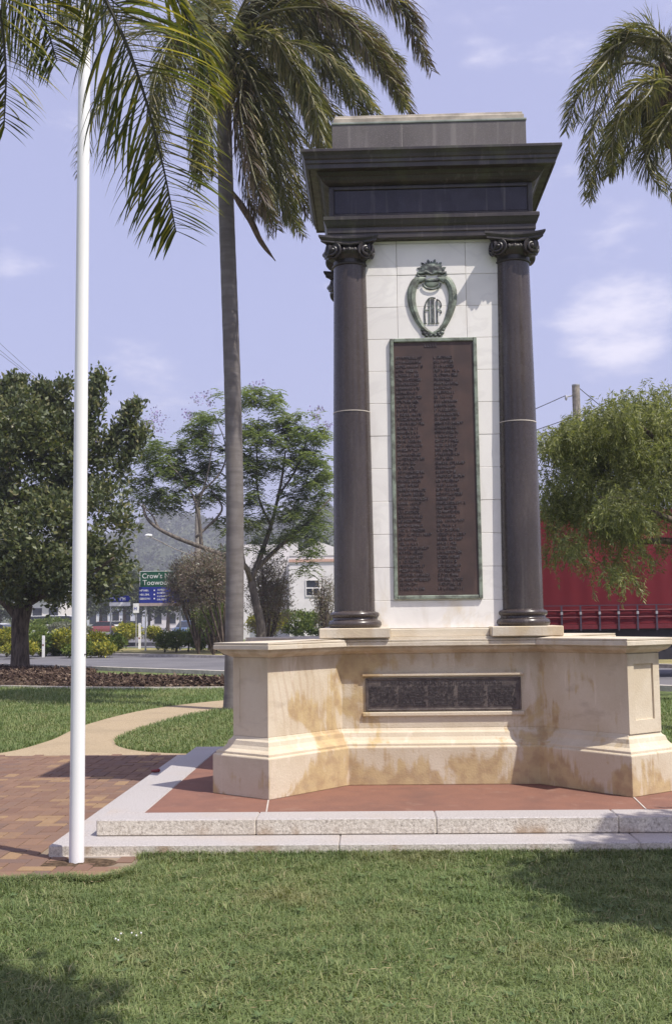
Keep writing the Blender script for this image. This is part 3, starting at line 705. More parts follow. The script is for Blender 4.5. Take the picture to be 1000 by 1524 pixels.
# ------------------------------------------------------------------ grass
def blades(name, P, h, w, lean, mat='grass', parent=None):
    N = len(P); th = RNG.uniform(0, 2*np.pi, N); d = np.stack([np.cos(th), np.sin(th), np.zeros(N)], 1)
    s = np.stack([-d[:, 1], d[:, 0], np.zeros(N)], 1)
    h = (h*RNG.uniform(.5, 1.4, N))[:, None]; w = (w*RNG.uniform(.7, 1.3, N))[:, None]; ln = lean*RNG.uniform(.2, 1.6, N)[:, None]
    up = np.array([0, 0, 1.])
    a = P - s*w/2; b = P + s*w/2; m0 = P + up*h*.6 + d*ln*h*.45; c_ = m0 - s*w*.4; e = m0 + s*w*.4; t = P + up*h*np.maximum(1-.25*ln, .35) + d*ln*h*1.3
    V = np.stack([a, b, e, c_, t], 1).reshape(-1, 3); i = np.arange(N)*5
    F = np.concatenate([np.stack([i, i+1, i+2], 1), np.stack([i, i+2, i+3], 1), np.stack([i+3, i+2, i+4], 1)])
    o = nmesh(name, V, F, mat, parent); return tag(o, kind='stuff')
def edge_wave(x): return .03*np.sin(x*9)+.02*np.sin(x*23+1)
N = 230000
P = np.stack([RNG.uniform(-3.1, 4.2, N), 3.9 + 3.75*RNG.uniform(0, 1, N)**.9, np.zeros(N)], 1)
lim = np.where(P[:, 0] < -1.52, 6.85 + edge_wave(P[:, 0])*.6, 7.53)
lim = np.where((P[:, 0] >= -1.75) & (P[:, 0] < -1.45), 6.86 + (P[:, 0]+1.75)*2.1, lim)
keep = (P[:, 1] < lim) & (np.abs(P[:, 0]-.1) < .36*P[:, 1]+.7); P = P[keep]
tuft = np.sin(P[:, 0]*7.1+np.sin(P[:, 1]*5)*2)*np.sin(P[:, 1]*8.3+np.sin(P[:, 0]*4)*2)
hh = .030*(1+.35*tuft) * np.where(P[:, 1] > lim[keep]-.18, 1.45, 1.0)
blades('grass', P, hh, .0042, 1.15)
# coarser tufts, straw clippings lying in the sward, flat weeds
tc_ = np.stack([RNG.uniform(-2.4, 3.2, 330), 4.2+3.25*RNG.uniform(0, 1, 330)**.8], 1); tc_ = tc_[tc_[:, 1] < np.where(tc_[:, 0] < -1.45, 6.75, 7.42)]
P = np.repeat(tc_, 30, 0) + RNG.normal(size=(len(tc_)*30, 2))*.045; P = np.concatenate([P, np.zeros((len(P), 1))], 1); P = P[P[:, 1] < np.where(P[:, 0] < -1.45, 6.83, 7.5)]; blades('grass', P, .052, .0055, 1.1)
k = NT('straw'); MT['straw'] = k.pbr(k.colramp(k.rnd(), [(0, (.28, .22, .12)), (.6, (.42, .35, .21)), (1, (.20, .145, .08))]), .9, None, .1)
N = 2400; P = np.stack([RNG.uniform(-2.6, 3.4, N), 4.1+3.35*RNG.uniform(0, 1, N), RNG.uniform(.010, .032, N)], 1); P = P[P[:, 1] < np.where(P[:, 0] < -1.45, 6.8, 7.45)]; dn = np.sin(P[:, 0]*2.1+1)*np.sin(P[:, 1]*2.7) + RNG.normal(size=len(P))*.4; P = P[dn > .1]
D = RNG.normal(size=P.shape); D[:, 2] *= .15; V, F = leaf_quads(P, D, RNG.uniform(.02, .07, len(P)), .0032); tag(nmesh('dry_clippings', V, F, 'straw'), kind='stuff')
k = NT('weed_leaf'); MT['weed_leaf'] = k.leaf(k.colramp(k.rnd(), [(0, (.08, .125, .045)), (1, (.14, .19, .07))]), .2)
N = 150; c_ = np.stack([RNG.uniform(-2.3, 3.0, N), 4.2+3.1*RNG.uniform(0, 1, N), np.full(N, .016)], 1); c_ = c_[c_[:, 1] < np.where(c_[:, 0] < -1.45, 6.7, 7.35)]; P = np.repeat(c_, 9, 0); th = RNG.uniform(0, 6.28, len(P)); D = np.stack([np.cos(th), np.sin(th), np.full(len(P), .35)], 1)
V, F = leaf_quads(P, D, RNG.uniform(.022, .05, len(P)), .016, np.tile([0, 0, 1.], (len(P), 1))); tag(nmesh('weeds', V, F, 'weed_leaf'), kind='stuff')
# ragged fringe against the granite and the bricks
N = 9000; x = RNG.uniform(-1.6, 4, N); P = np.stack([x, 7.53-RNG.exponential(.03, N), np.zeros(N)], 1); blades('grass', P, .055, .0045, .8)
N = 4000; x = RNG.uniform(-3.4, -1.5, N); P = np.stack([x, 6.86+edge_wave(x)*.6+(x > -1.7)*(x+1.7)*1.2-RNG.uniform(-.03, .05, N), np.full(N, .006)], 1); blades('grass', P, .045, .005, 1.0)
def inpoly(P, poly):
    c_ = np.zeros(len(P), bool); n = len(poly); x, y = P[:, 0], P[:, 1]
    for i in range(n):
        x0, y0 = poly[i-1][:2]; x1, y1 = poly[i][:2]
        with np.errstate(divide='ignore', invalid='ignore'): hit = ((y0 > y) != (y1 > y)) & (x < (x1-x0)*(y-y0)/(y1-y0+1e-12)+x0)
        c_ ^= hit
    return c_
PATH = [(p.x, p.y) for p in outer] + [(p.x, p.y) for p in inner] + [(-2.0, 13.12), (-9, 9.6)]
N = 150000; yy_ = 1/(1/13.0 + (1/31.0-1/13.0)*RNG.uniform(0, 1, N)); P = np.stack([RNG.uniform(-.42, .02, N)*yy_-.2, yy_, np.zeros(N)], 1)
def bed_near(x): return 26.2 + .9*np.sin(x*.35) - .10*(x+4)
keep = ~inpoly(P, PATH) & ~((P[:, 1] < 13.12) & (P[:, 0] < -1.6)) & ~((P[:, 1] < 12.6)) & (P[:, 1] < bed_near(P[:, 0])-.15); P = P[keep]
blades('grass', P, .055*(P[:, 1]/16)**.5, .0085*(P[:, 1]/16)**.5, .7)
N = 16000; yy_ = RNG.uniform(12, 21, N); P = np.stack([yy_*RNG.uniform(.25, .36, N), yy_, np.zeros(N)], 1); P = P[P[:, 0] > 3.5]; blades('grass', P, .05, .010, .7)
cf = MB()
for px, py in ((172, 1410), (180, 1402), (196, 1401), (203, 1405), (210, 1401), (176, 1412)):
    p = onz(px, py); cf.ball((p.x, p.y, .038), .0048, 7, 4)
tag(cf.build('clover_flowers', 'white_paint'), kind='stuff')
# small red thing on the lower step
p = onz(231, 1150, .09); b = MB(); b.ball((p.x, p.y, .104), (.045, .02, .016), 9, 5); b.ball((p.x+.03, p.y+.006, .108), (.02, .018, .019), 8, 5)
k = NT('dark_red'); MT['dark_red'] = k.pbr((.19, .03, .03), .5)
tag(b.build('red_scrap', 'dark_red'), 'small dark red scrap lying on the lower granite step', 'scrap')

# mulch bed behind the lawn, with its concrete edging
xs_ = np.linspace(-22, .5, 80); mb = MB(); top_ = []; 
for x in xs_:
    y0 = float(bed_near(x)); y1 = near_edge(x)-2.7 if x > -8.5 else near_edge(x)+.4; top_.append([(x, y0, .0), (x, y0+.3, .10), (x, y0*.6+y1*.4, .17+.04*math.sin(x*2)), (x, y1-.3, .10), (x, y1, 0)])
mb.rings(top_, False, False, closed=False); mo_ = mb.build('garden_bed', 'soil', None, True); mo_['kind'] = 'structure'
if mo_.data.polygons[10].normal.z < 0: mo_.data.flip_normals()
N = 26000; x = RNG.uniform(-15, .3, N); t = RNG.uniform(.02, .98, N); y0 = bed_near(x); y1 = np.array([near_edge(q)-2.7 if q > -8.5 else near_edge(q)+.4 for q in x])
z = .04+.15*np.sin(t*np.pi)**.6; P = np.stack([x, y0+(y1-y0)*t, z], 1); D = RNG.normal(size=(N, 3)); D[:, 2] *= .35
V, F = leaf_quads(P, D, RNG.uniform(.05, .16, N), RNG.uniform(.025, .06, N)); tag(nmesh('mulch', V, F, 'mulch'), kind='stuff')
mb = MB()
mb.rings([[(x, float(bed_near(x))-.14, -.01), (x, float(bed_near(x))-.14, .05), (x, float(bed_near(x)), .05), (x, float(bed_near(x)), -.01)] for x in xs_])
tag(mb.build('garden_edging', 'kerb'), kind='structure')

# ------------------------------------------------------------------ palms
def frond_path(p0, az, el, L, droop, wind, n=26):
    d = Vector((math.cos(az)*math.cos(el), math.sin(az)*math.cos(el), math.sin(el))); p = Vector(p0); pts = [p.copy()]; ds = L/n
    for i in range(n):
        t = (i+1)/n; d = d + Vector((0, 0, -1))*droop*ds*(.35+1.3*t) + wind*ds*(.3+t); d.normalize(); p = p + d*ds; pts.append(p.copy())
    return pts
def leaflet_arrays(pts, nl, lmax, wmax, wind, droop=.9, seg=4, t0=.14, spread=.9, jit=.25, tco=1., nup=.25, plane=None, fluff=0.):
    """returns list of (V,F) one per leaflet"""
    n = len(pts)-1; out = []
    for i in range(nl):
        t = t0 + (1-t0)*(i+.5)/nl; u = t*n; k_ = min(int(u), n-1); p = pts[k_].lerp(pts[k_+1], u-k_); T = (pts[k_+1]-pts[k_]).normalized()
        up = Vector((0, 0, 1)); S = T.cross(up); S = S.normalized() if S.length > .05 else Vector((1, 0, 0)); Nn = S.cross(T).normalized()
        if plane is not None: S = T.cross(plane).normalized(); Nn = S.cross(T).normalized()
        prof = min(1, .45+2.2*(t-t0))*(1-.70*max(0, (t-.55)/.45)**1.6)
        for sg in (-1, 1):
            L = lmax*prof*random.uniform(.85, 1.1); a = random.uniform(-jit, jit*1.6)*2.2
            ph = random.uniform(-fluff, fluff); S_ = S*math.cos(ph) + Nn*math.sin(ph); d = (S_*sg*spread + T*random.uniform(.35, .75)*(1+t*.7)*tco + Nn*(nup+a)).normalized(); q = p.copy(); V = []; Sw = T.cross(d); Sw = (Sw.normalized() if Sw.length > .01 else Nn)
            if random.random() < .5: Sw = (Sw + Nn*.5*random.uniform(-1, 1)).normalized()
            for s in range(seg+1):
                f_ = s/seg; w = wmax*(.55+.9*f_ if f_ < .4 else 1.0*(1-((f_-.4)/.6)**1.7)+.06)*.5
                V += [q - Sw*w, q + Sw*w]; d = (d + Vector((0, 0, -1))*droop*(L/seg)/max(lmax, .3)*(.5+1.2*f_) + wind*(L/seg)/max(lmax, .3)*(.5+f_)).normalized(); q = q + d*(L/seg)
            out.append((V, [(2*s, 2*s+1, 2*s+3, 2*s+2) for s in range(seg)]))
    return out
def make_frond(root, pts, nl, lmax, wmax, wind, mat, rmat, r0=.022, individual=0, **kw):
    rb = MB(); rb.tube(pts, [r0*(1-.82*i/(len(pts)-1)) for i in range(len(pts))], 6)
    fo = rb.build('frond', rmat, root, True); L_ = leaflet_arrays(pts, nl, lmax, wmax, wind, **kw); rest_ = MB()
    for i, (V, F) in enumerate(L_):
        if i < individual: nmesh('leaflet', V, F, mat, fo)
        else: rest_.add(V, F)
    if rest_.V: o = rest_.build('leaflets', mat, fo); o['kind'] = 'stuff'
    return fo
def palm(label, base, top, r0, r1, fronds, wind, lmax, wmax, nl, mat='frond_green', group='queen palms around the memorial', droop=.9, dead=0):
    base, top = Vector(base), Vector(top); root = thing('palm_tree', label, 'palm', base, group); H = (top-base).length
    pts, rad = [], []
    for i in range(61):
        t = i/60; pts.append(base.lerp(top, t) + Vector((.06*math.sin(t*5), .04*math.sin(t*4), 0))); rr = r0*(1-t)+r1*t
        if t < .03: rr *= 1+.10*(1-t/.03)**2
        rad.append(rr*(1.0+.018*(i % 2)))
    soften(MB().tube(pts, rad, 20).build('trunk', 'palm_bark', root), 70)
    sh_ = MB(); tp = pts[-1]
    for i in range(16):
        a = i*2.4; b0 = tp + Vector((math.cos(a)*r1*.8, math.sin(a)*r1*.8, -.75+.045*i)); sh_.tube([b0, b0+Vector((math.cos(a)*.07, math.sin(a)*.07, .35)), b0+Vector((math.cos(a)*.16, math.sin(a)*.16, .62))], [.09, .065, .03], 6)
    sh_.build('leaf_bases', 'fibre', root)
    for (az, el, L, dr) in fronds:
        p0 = tp + Vector((math.cos(az)*.1, math.sin(az)*.1, random.uniform(-.25, .15)))
        make_frond(root, frond_path(p0, az, el, L, dr, wind), nl, lmax, wmax, wind*1.3, mat, 'rachis', .028, droop=droop)
    return root, tp
WIND = Vector((.30, .02, 0))
pb = onz(347, 1057); pt = at(338, 95, pb.y+.15)
fl = []
for i in range(20):
    az = i*2.399; lay = i/20; fl.append((az, R(75)-lay*R(70), random.uniform(3.4, 4.2), .34+.25*lay))
main_palm, tp = palm('tall queen palm with ringed grey trunk standing behind the plinth left end', pb, pt, .165, .135, fl, WIND, .62, .024, 95, droop=1.5)
def ctrl_frond(root, Y0, pts_, nl, lmax, wmax, wind, mat='frond_green', **kw):
    P = [at(px, py, Y0+dy) for px, py, dy in pts_]; kw.setdefault('fluff', 1.1); kw.setdefault('plane', Vector((.2, 1, .1))); make_frond(root, spline(P, 6), nl, lmax, wmax, wind, mat, 'rachis', .03, **kw)
WM = Vector((.45, 0, 0))
for pts_ in ([(345, 45, 0), (410, -30, -.4), (500, -45, -.6), (585, 0, -.8), (632, 92, -.8)], [(345, 50, 0), (410, 5, -.3), (480, 20, -.6), (550, 70, -.8), (605, 150, -.8)],
             [(345, 55, .2), (400, 25, .6), (460, 60, 1), (510, 120, 1.2), (545, 185, 1.2)], [(345, 60, 0), (395, 45, -.8), (432, 95, -1.2), (462, 170, -1.4), (480, 300, -1.4)],
             [(345, 55, .2), (390, 40, .3), (425, 80, .5), (455, 150, .6), (500, 240, .6)], [(342, 75, -.1), (365, 95, -.6), (395, 170, -.9), (415, 255, -1), (440, 340, -1)],
             [(340, 80, .1), (352, 110, -.5), (372, 180, -.9), (392, 260, -1.1), (402, 330, -1.1)], [(345, 50, .2), (420, -20, .5), (520, 20, .9), (575, 90, 1), (600, 160, 1)],
             [(340, 60, 0), (300, 20, -.4), (262, 60, -.8), (240, 140, -1), (232, 230, -1)], [(340, 65, 0), (320, 50, -.8), (300, 100, -1.3), (290, 190, -1.5), (300, 270, -1.5)],
             [(342, 55, .1), (380, 0, 0), (440, 0, 0), (490, 60, -.2), (520, 150, -.2)], [(340, 75, .2), (372, 90, .5), (410, 160, .8), (440, 240, .9), (455, 320, .9)]):
    ctrl_frond(main_palm, pb.y, pts_, 130, .68, .026, WM, droop=1.7, t0=.14)
    j_ = lambda: random.uniform(-18, 18)
    for _ in range(2): ctrl_frond(main_palm, pb.y+random.uniform(-.3, .5), [pts_[0]] + [(a+j_(), b+j_()*.8, c+random.uniform(-.3, .3)) for a, b, c in pts_[1:]], 120, .66, .026, WM, 'frond_dry' if random.random() < .25 else 'frond_green', droop=1.9, t0=.14)
for pts_ in ([(342, 95, 0), (360, 130, -.4), (378, 200, -.6), (390, 280, -.6), (402, 350, -.6)], [(342, 95, .1), (372, 150, .1), (400, 210, .2), (425, 290, .2), (452, 352, .2)], [(340, 95, 0), (345, 150, -.6), (358, 220, -.9), (370, 290, -.9), (385, 320, -.9)], [(336, 95, 0), (322, 130, -.5), (315, 200, -.7), (318, 260, -.7)]):
    ctrl_frond(main_palm, pb.y, pts_, 90, .5, .022, WM*.7, 'frond_dry', droop=1.8, t0=.12)
# dry spathe hanging under the crown
p0 = at(346, 285, pb.y-.05); sp = spline([p0, at(372, 325, pb.y-.2), at(388, 358, pb.y-.2), at(410, 388, pb.y-.2)], 5)
MB().tube(sp, [.03, .045, .06, .065, .065, .062, .06, .058, .055, .05, .05, .045, .04, .03, .015, .008][:len(sp)], 7).build('dry_spathe', 'fibre', main_palm, True)
# palm at the upper right
b2 = at(1012, 142, 15.); fl = []
for i in range(15):
    az = i*2.399+.5; lay = i/15; fl.append((az if math.cos(az) > .0 else math.pi-az, R(42)-lay*R(50), random.uniform(1.9, 2.3), .62+.3*lay))
rpalm, tp2 = palm('queen palm whose crown shows at the upper right, leaflets ruffled by wind', (b2.x+.3, 15.1, 0), b2, .16, .13, fl, Vector((.10, 0, 0)), .5, .022, 80, droop=1.3)
for pts_ in ([(1008, 120, 0), (985, 80, -.2), (930, 62, -.4), (885, 95, -.5), (855, 150, -.5), (842, 195, -.5)], [(1008, 122, 0), (980, 100, .2), (925, 95, .4), (890, 140, .5), (878, 210, .5), (868, 290, .5)],
             [(1008, 125, 0), (985, 118, -.5), (945, 130, -.8), (920, 180, -.9), (908, 250, -.9)], [(1008, 130, 0), (990, 140, .1), (955, 165, .1), (925, 215, .1), (905, 262, .1)],
             [(1008, 130, 0), (1000, 160, -.4), (975, 195, -.5), (960, 240, -.5), (985, 285, -.5)], [(1008, 115, 0), (985, 60, .3), (940, 45, .5), (905, 75, .6), (880, 130, .6)],
             [(1008, 128, 0), (975, 150, .5), (930, 170, .7), (900, 225, .8), (880, 285, .8)], [(1008, 130, .2), (1000, 140, .5), (975, 170, .6), (965, 220, .6)], [(1008, 112, 0), (1000, 70, -.3), (965, 40, -.4), (925, 48, -.4), (895, 90, -.4)]):
    ctrl_frond(rpalm, 15., pts_, 110, .42, .018, Vector((.05, 0, 0)), droop=1.0, t0=.12)
    for _ in range(1): ctrl_frond(rpalm, 15.1, [pts_[0]] + [(a+random.uniform(-10, 20), b+random.uniform(-10, 16), c+random.uniform(-.25, .25)) for a, b, c in pts_[1:]], 110, .42, .018, Vector((.05, 0, 0)), 'frond_dry' if random.random() < .2 else 'frond_green', droop=1.0, t0=.12)
# near palm on the left: only hanging fronds show
b3 = Vector((-2.75, 5.0, 0)); t3 = Vector((-2.6, 4.95, 4.95))
npalm, tp3 = palm('near palm at the left edge with yellow green fronds hanging before the flagpole', b3, t3, .15, .12, [(R(180), R(50), 2.6, .5), (R(140), R(60), 2.6, .5), (R(225), R(55), 2.6, .5), (R(100), R(70), 2.6, .4), (R(270), R(72), 2.4, .4), (R(160), R(10), 2.4, .7), (R(240), R(20), 2.4, .7)], Vector((.05, 0, 0)), .5, .022, 70, 'frond_near')
def near_frond(ctrl, nl, individual, lmax, wmax, droop=1.0, wind=Vector((.10, 0, 0)), **kw):
    pts = spline(ctrl, 6); make_frond(npalm, pts, nl, lmax, wmax, wind, 'frond_near', 'rachis_dark', .016, individual, droop=droop, **kw)
near_frond([tp3, at(-60, -260, 4.9), at(75, -140, 5.0), at(158, 0, 5.1), at(205, 110, 5.15), at(240, 235, 5.2), at(262, 345, 5.2)], 100, 200, .58, .019, .95, Vector((.22, 0, 0)), t0=.36, spread=1.0, tco=.6, nup=.0, seg=6, plane=Vector((.25, 1, 0)))
near_frond([tp3, at(-150, -190, 4.6), at(-60, -110, 4.7), at(-10, -20, 4.75), at(8, 90, 4.8), at(6, 190, 4.8)], 80, 50, .42, .016, 1.0, t0=.3, tco=.6, seg=5, plane=Vector((.3, 1, 0)), nup=0)
near_frond([tp3, at(-120, -190, 5.4), at(-20, -130, 5.4), at(60, -75, 5.4), at(130, -30, 5.4), at(190, 20, 5.4)], 90, 50, .46, .017, 1.5, t0=.3, tco=.6, seg=5, plane=Vector((-.2, 1, .3)), nup=0)
near_frond([tp3, at(-140, -120, 5.1), at(-60, -80, 5.1), at(10, -40, 5.1), at(60, 20, 5.1), at(85, 90, 5.1)], 80, 0, .44, .016, 1.2, t0=.3, tco=.6, plane=Vector((0, 1, .2)), nup=0)
near_frond([tp3, at(-60, -290, 5.6), at(110, -190, 5.8), at(225, -60, 5.9), at(290, 50, 6.0), at(318, 140, 6.0)], 80, 0, .40, .017, .9, Vector((.15, 0, 0)), t0=.35)

# ------------------------------------------------------------------ broadleaf trees
def crown_points(lobes, n_clump, shell=.55):
    w = np.array([l[3]*l[4]*l[5] for l in lobes]); w = w/w.sum(); P = []; Nn = []
    for l, c_ in zip(lobes, (w*n_clump).astype(int)+1):
        d = RNG.normal(size=(c_, 3)); d /= np.linalg.norm(d, axis=1, keepdims=True); r_ = shell + (1-shell)*RNG.uniform(0, 1, c_)**.7; r_ *= RNG.uniform(.86, 1.12, c_)
        P.append(np.array(l[:3]) + d*r_[:, None]*np.array(l[3:6])); Nn.append(d)
    return np.concatenate(P), np.concatenate(Nn)
def leafy(root, name, C, Nn, per, spread, L, Wd, mat, droop=0., up=.3):
    n = len(C); P = np.repeat(C, per, 0) + RNG.normal(size=(n*per, 3))*spread*np.array([1, 1, .75])
    D = np.repeat(Nn, per, 0)*.6 + RNG.normal(size=(n*per, 3))*.8 + np.array([0, 0, up-droop])
    Ls = L*RNG.uniform(.7, 1.3, n*per); V, F = leaf_quads(P, D, Ls, Ls*Wd/L); o = nmesh(name, V, F, mat, root); return o
def limbs(root, specs, mat, name='branch', n=9):
    for ctrl, r0, r1 in specs:
        pts = spline(ctrl, 5); MB().tube(pts, [r0+(r1-r0)*i/(len(pts)-1) for i in range(len(pts))], n).build(name, mat, root, True)
# dark spreading tree at the left
tb_ = onz(30, 1001); Yt = tb_.y
ft_ = thing('broadleaf_tree', 'dense dark green tree standing in the mulch bed left of the flagpole', 'tree', tb_)
q = lambda px, py, dy=0.: at(px, py, Yt+dy)
pts = spline([tb_-Vector((0, 0, .1)), q(30, 965), q(30, 930), q(36, 900)], 5); MB().tube(pts, [.42, .34, .30, .285, .28, .275, .27, .265, .265, .265, .27, .275, .28, .28, .28, .27][:len(pts)], 14).build('trunk', 'bark', ft_, True)
limbs(ft_, [([q(32, 925), q(15, 905), q(-20, 870), q(-60, 830)], .18, .07), ([q(36, 905), q(60, 850), q(95, 790, .5), q(120, 720, 1)], .19, .05), ([q(34, 905), q(30, 830, -.4), q(20, 740, -.8), q(10, 650)], .20, .05), ([q(40, 900), q(90, 870, -1), q(140, 850, -1.4), q(170, 830, -1.6)], .12, .03)], 'bark')
s = Yt/F_PX
lobes = []
for px, py, rx, ry, dy in ((40, 700, 100, 110, 0), (110, 690, 62, 90, .5), (0, 640, 75, 60, -1), (60, 620, 40, 45, .5), (135, 620, 22, 50, 0), (165, 690, 28, 55, .3), (150, 780, 52, 65, -.8), (70, 810, 75, 80, -1.6), (-20, 790, 80, 90, .5), (110, 850, 62, 50, -1.2), (20, 850, 70, 45, -1), (160, 840, 40, 45, 0), (-60, 700, 80, 100, 1), (45, 850, 60, 50, 1.5)):
    c_ = q(px, py, dy); lobes.append((c_.x, c_.y, c_.z, rx*s, min(rx, 75)*s*1.1, ry*s))
C, Nn = crown_points(lobes, 1500, .5)
for ctrl in ([(128, 640), (140, 600), (147, 558)], [(165, 670), (185, 630), (203, 602)], [(20, 610), (24, 575), (22, 568)], [(95, 640), (85, 600), (98, 570)], [(-10, 620), (5, 590), (8, 575)], [(60, 620), (62, 590), (60, 575)], [(180, 700), (200, 660), (208, 640)]):
    sp = spline([q(*p) for p in ctrl], 8); C2 = np.array([tuple(v) for v in sp]); C = np.concatenate([C, C2, C2]); Nn = np.concatenate([Nn, np.tile([0, 0, 1.2], (2*len(C2), 1))])
leafy(ft_, 'crown', C, Nn, 36, .16, .17, .085, 'leaf_ficus')
# jacaranda behind the palm
YJ = 50.; q = lambda px, py, dy=0.: at(px, py, YJ+dy); s = YJ/F_PX
jb = Vector((q(388, 945).x, YJ, 0)); jt = thing('jacaranda_tree', 'open feathery tree with purple blossom behind the palm trunk', 'tree', jb)
MB().tube(spline([jb, q(388, 930), q(380, 895), q(374, 862)], 5), [.26, .25, .24, .23, .22, .21, .2, .2, .2, .19, .19, .18, .18, .18, .18, .17], 10).build('trunk', 'bark_pale', jt, True)
limbs(jt, [([q(374, 864), q(392, 815), q(404, 780), q(418, 720), q(425, 670)], .14, .04), ([q(378, 850), q(420, 810), q(455, 780), q(492, 742)], .12, .035), ([q(374, 866), q(360, 838, -1), q(310, 818, -1.5), q(262, 800, -2), q(232, 784, -2), q(217, 768, -2), q(213, 750, -2)], .13, .05), ([q(362, 840), q(352, 770), q(345, 700), q(342, 640)], .12, .03),
          ([q(300, 815, -1.5), q(296, 770, -1.5), q(288, 740, -1.5), q(270, 710, -1.5), q(250, 690, -1.5)], .09, .02), ([q(292, 760, -1.5), q(305, 720, -1.5), q(312, 690, -1.5), q(318, 640, -1.5)], .06, .02), ([q(292, 800, -1.6), q(330, 760, -1), q(318, 735), q(308, 715)], .06, .02), ([q(236, 786, -2), q(225, 765, -2), q(205, 748, -2)], .05, .015), ([q(404, 785), q(385, 740), q(382, 690), q(385, 620)], .07, .02), ([q(412, 740), q(440, 700), q(455, 660), q(470, 640)], .06, .02), ([q(290, 742, -1.5), q(330, 700, -1), q(335, 660), q(320, 620)], .05, .015)], 'bark_pale')
jc = []
for px, py, rx, ry, n_ in ((225, 665, 30, 22, 22), (240, 700, 30, 20, 22), (270, 690, 38, 22, 26), (300, 640, 26, 22, 20), (310, 618, 18, 12, 8), (222, 735, 26, 18, 18), (240, 755, 20, 12, 10), (200, 700, 18, 28, 10), (315, 690, 18, 20, 12), (325, 730, 14, 14, 8), (290, 665, 30, 16, 18), (375, 590, 20, 16, 16), (408, 600, 16, 14, 14), (380, 640, 26, 22, 24), (420, 640, 30, 22, 26), (455, 650, 30, 18, 22), (475, 640, 18, 14, 10), (400, 690, 34, 20, 22), (440, 690, 30, 22, 22), (470, 690, 16, 24, 12), (375, 740, 18, 20, 12), (380, 780, 22, 12, 12), (440, 745, 34, 20, 20), (475, 755, 20, 26, 14), (360, 690, 14, 40, 12), (460, 790, 30, 22, 14), (345, 610, 16, 20, 8), (430, 800, 26, 16, 12), (420, 765, 26, 18, 14), (455, 715, 24, 20, 16), (392, 815, 22, 16, 8), (478, 700, 16, 26, 12), (300, 745, 22, 14, 10), (262, 740, 24, 16, 12), (285, 715, 24, 16, 12), (465, 830, 24, 20, 10), (375, 700, 20, 26, 14), (330, 780, 16, 14, 7), (350, 655, 18, 24, 12)):
    for i in range(n_):
        a = RNG.normal(size=2)*.55; c_ = q(px+a[0]*rx, py+a[1]*ry, RNG.normal()*1.1); jc.append(tuple(c_))
jc = np.array(jc)
def pinnate(root, C, per, L, mat, name):
    n = len(C)*per; Cc = np.repeat(C, per, 0) + RNG.normal(size=(n, 3))*.10; th = RNG.uniform(0, 2*np.pi, n); D = np.stack([np.cos(th), np.sin(th), RNG.uniform(-.35, .55, n)], 1); D /= np.linalg.norm(D, axis=1, keepdims=True)
    Vs, Fs, b_ = [], [], 0
    for k_ in range(6):
        f_ = (k_+.5)/6; base = Cc + D*L*f_ + np.array([0, 0, -1])*L*.45*f_*f_
        for sg in (-1, 1):
            S = np.cross(D, [0, 0, 1.])*sg; dd = S*.8 + D*.5 + np.array([0, 0, -.25]); V, F = leaf_quads(base, dd, .13, .075, np.tile([0, 0, 1.], (n, 1)) + RNG.normal(size=(n, 3))*.3); Vs.append(V); Fs.append(F+b_); b_ += len(V)
    return nmesh(name, np.concatenate(Vs), np.concatenate(Fs), mat, root)
pinnate(jt, jc, 13, .48, 'leaf_jacaranda', 'crown')
bc = np.array([tuple(q(px+RNG.normal()*7, py+RNG.normal()*6, RNG.normal()*.5)) for px, py in ((231, 622), (239, 625), (280, 620), (310, 600), (150, 655), (385, 575), (425, 625), (470, 618), (486, 625), (395, 660), (450, 700), (225, 640), (300, 600), (240, 735)) for _ in range(4)])
leafy(jt, 'blossom', bc, np.tile([0, 0, 1.], (len(bc), 1)), 14, .12, .10, .07, 'blossom_purple')
# weeping tree at the right, in front of the lorry
YW = 20.; q = lambda px, py, dy=0.: at(px, py, YW+dy); s = YW/F_PX
wb = Vector((q(1075, 900).x, YW+.3, 0)); wt = thing('weeping_tree', 'drooping light green tree hanging over the red lorry curtain', 'tree', wb)
MB().tube(spline([wb, wb+Vector((-.05, 0, 1.1)), q(1060, 830), q(1045, 770)], 5), [.2-.006*i for i in range(16)], 10).build('trunk', 'bark', wt, True)
limbs(wt, [([q(1062, 830), q(1000, 806), q(940, 806), q(905, 790), q(880, 770)], .08, .02), ([q(1045, 775), q(985, 730, .4), q(930, 700, .5), q(870, 690, .5)], .09, .02), ([q(1045, 772), q(1010, 690, -.5), q(960, 640, -.6), q(920, 625, -.6)], .08, .02), ([q(930, 702, .5), q(900, 665, .5), q(870, 640, .5)], .04, .015), ([q(1050, 780), q(1040, 680), q(1020, 620)], .08, .02), ([q(1050, 790, 0), q(990, 770, -.9), q(935, 745, -1.2), q(890, 740, -1.3)], .07, .02)], 'bark')
st = []
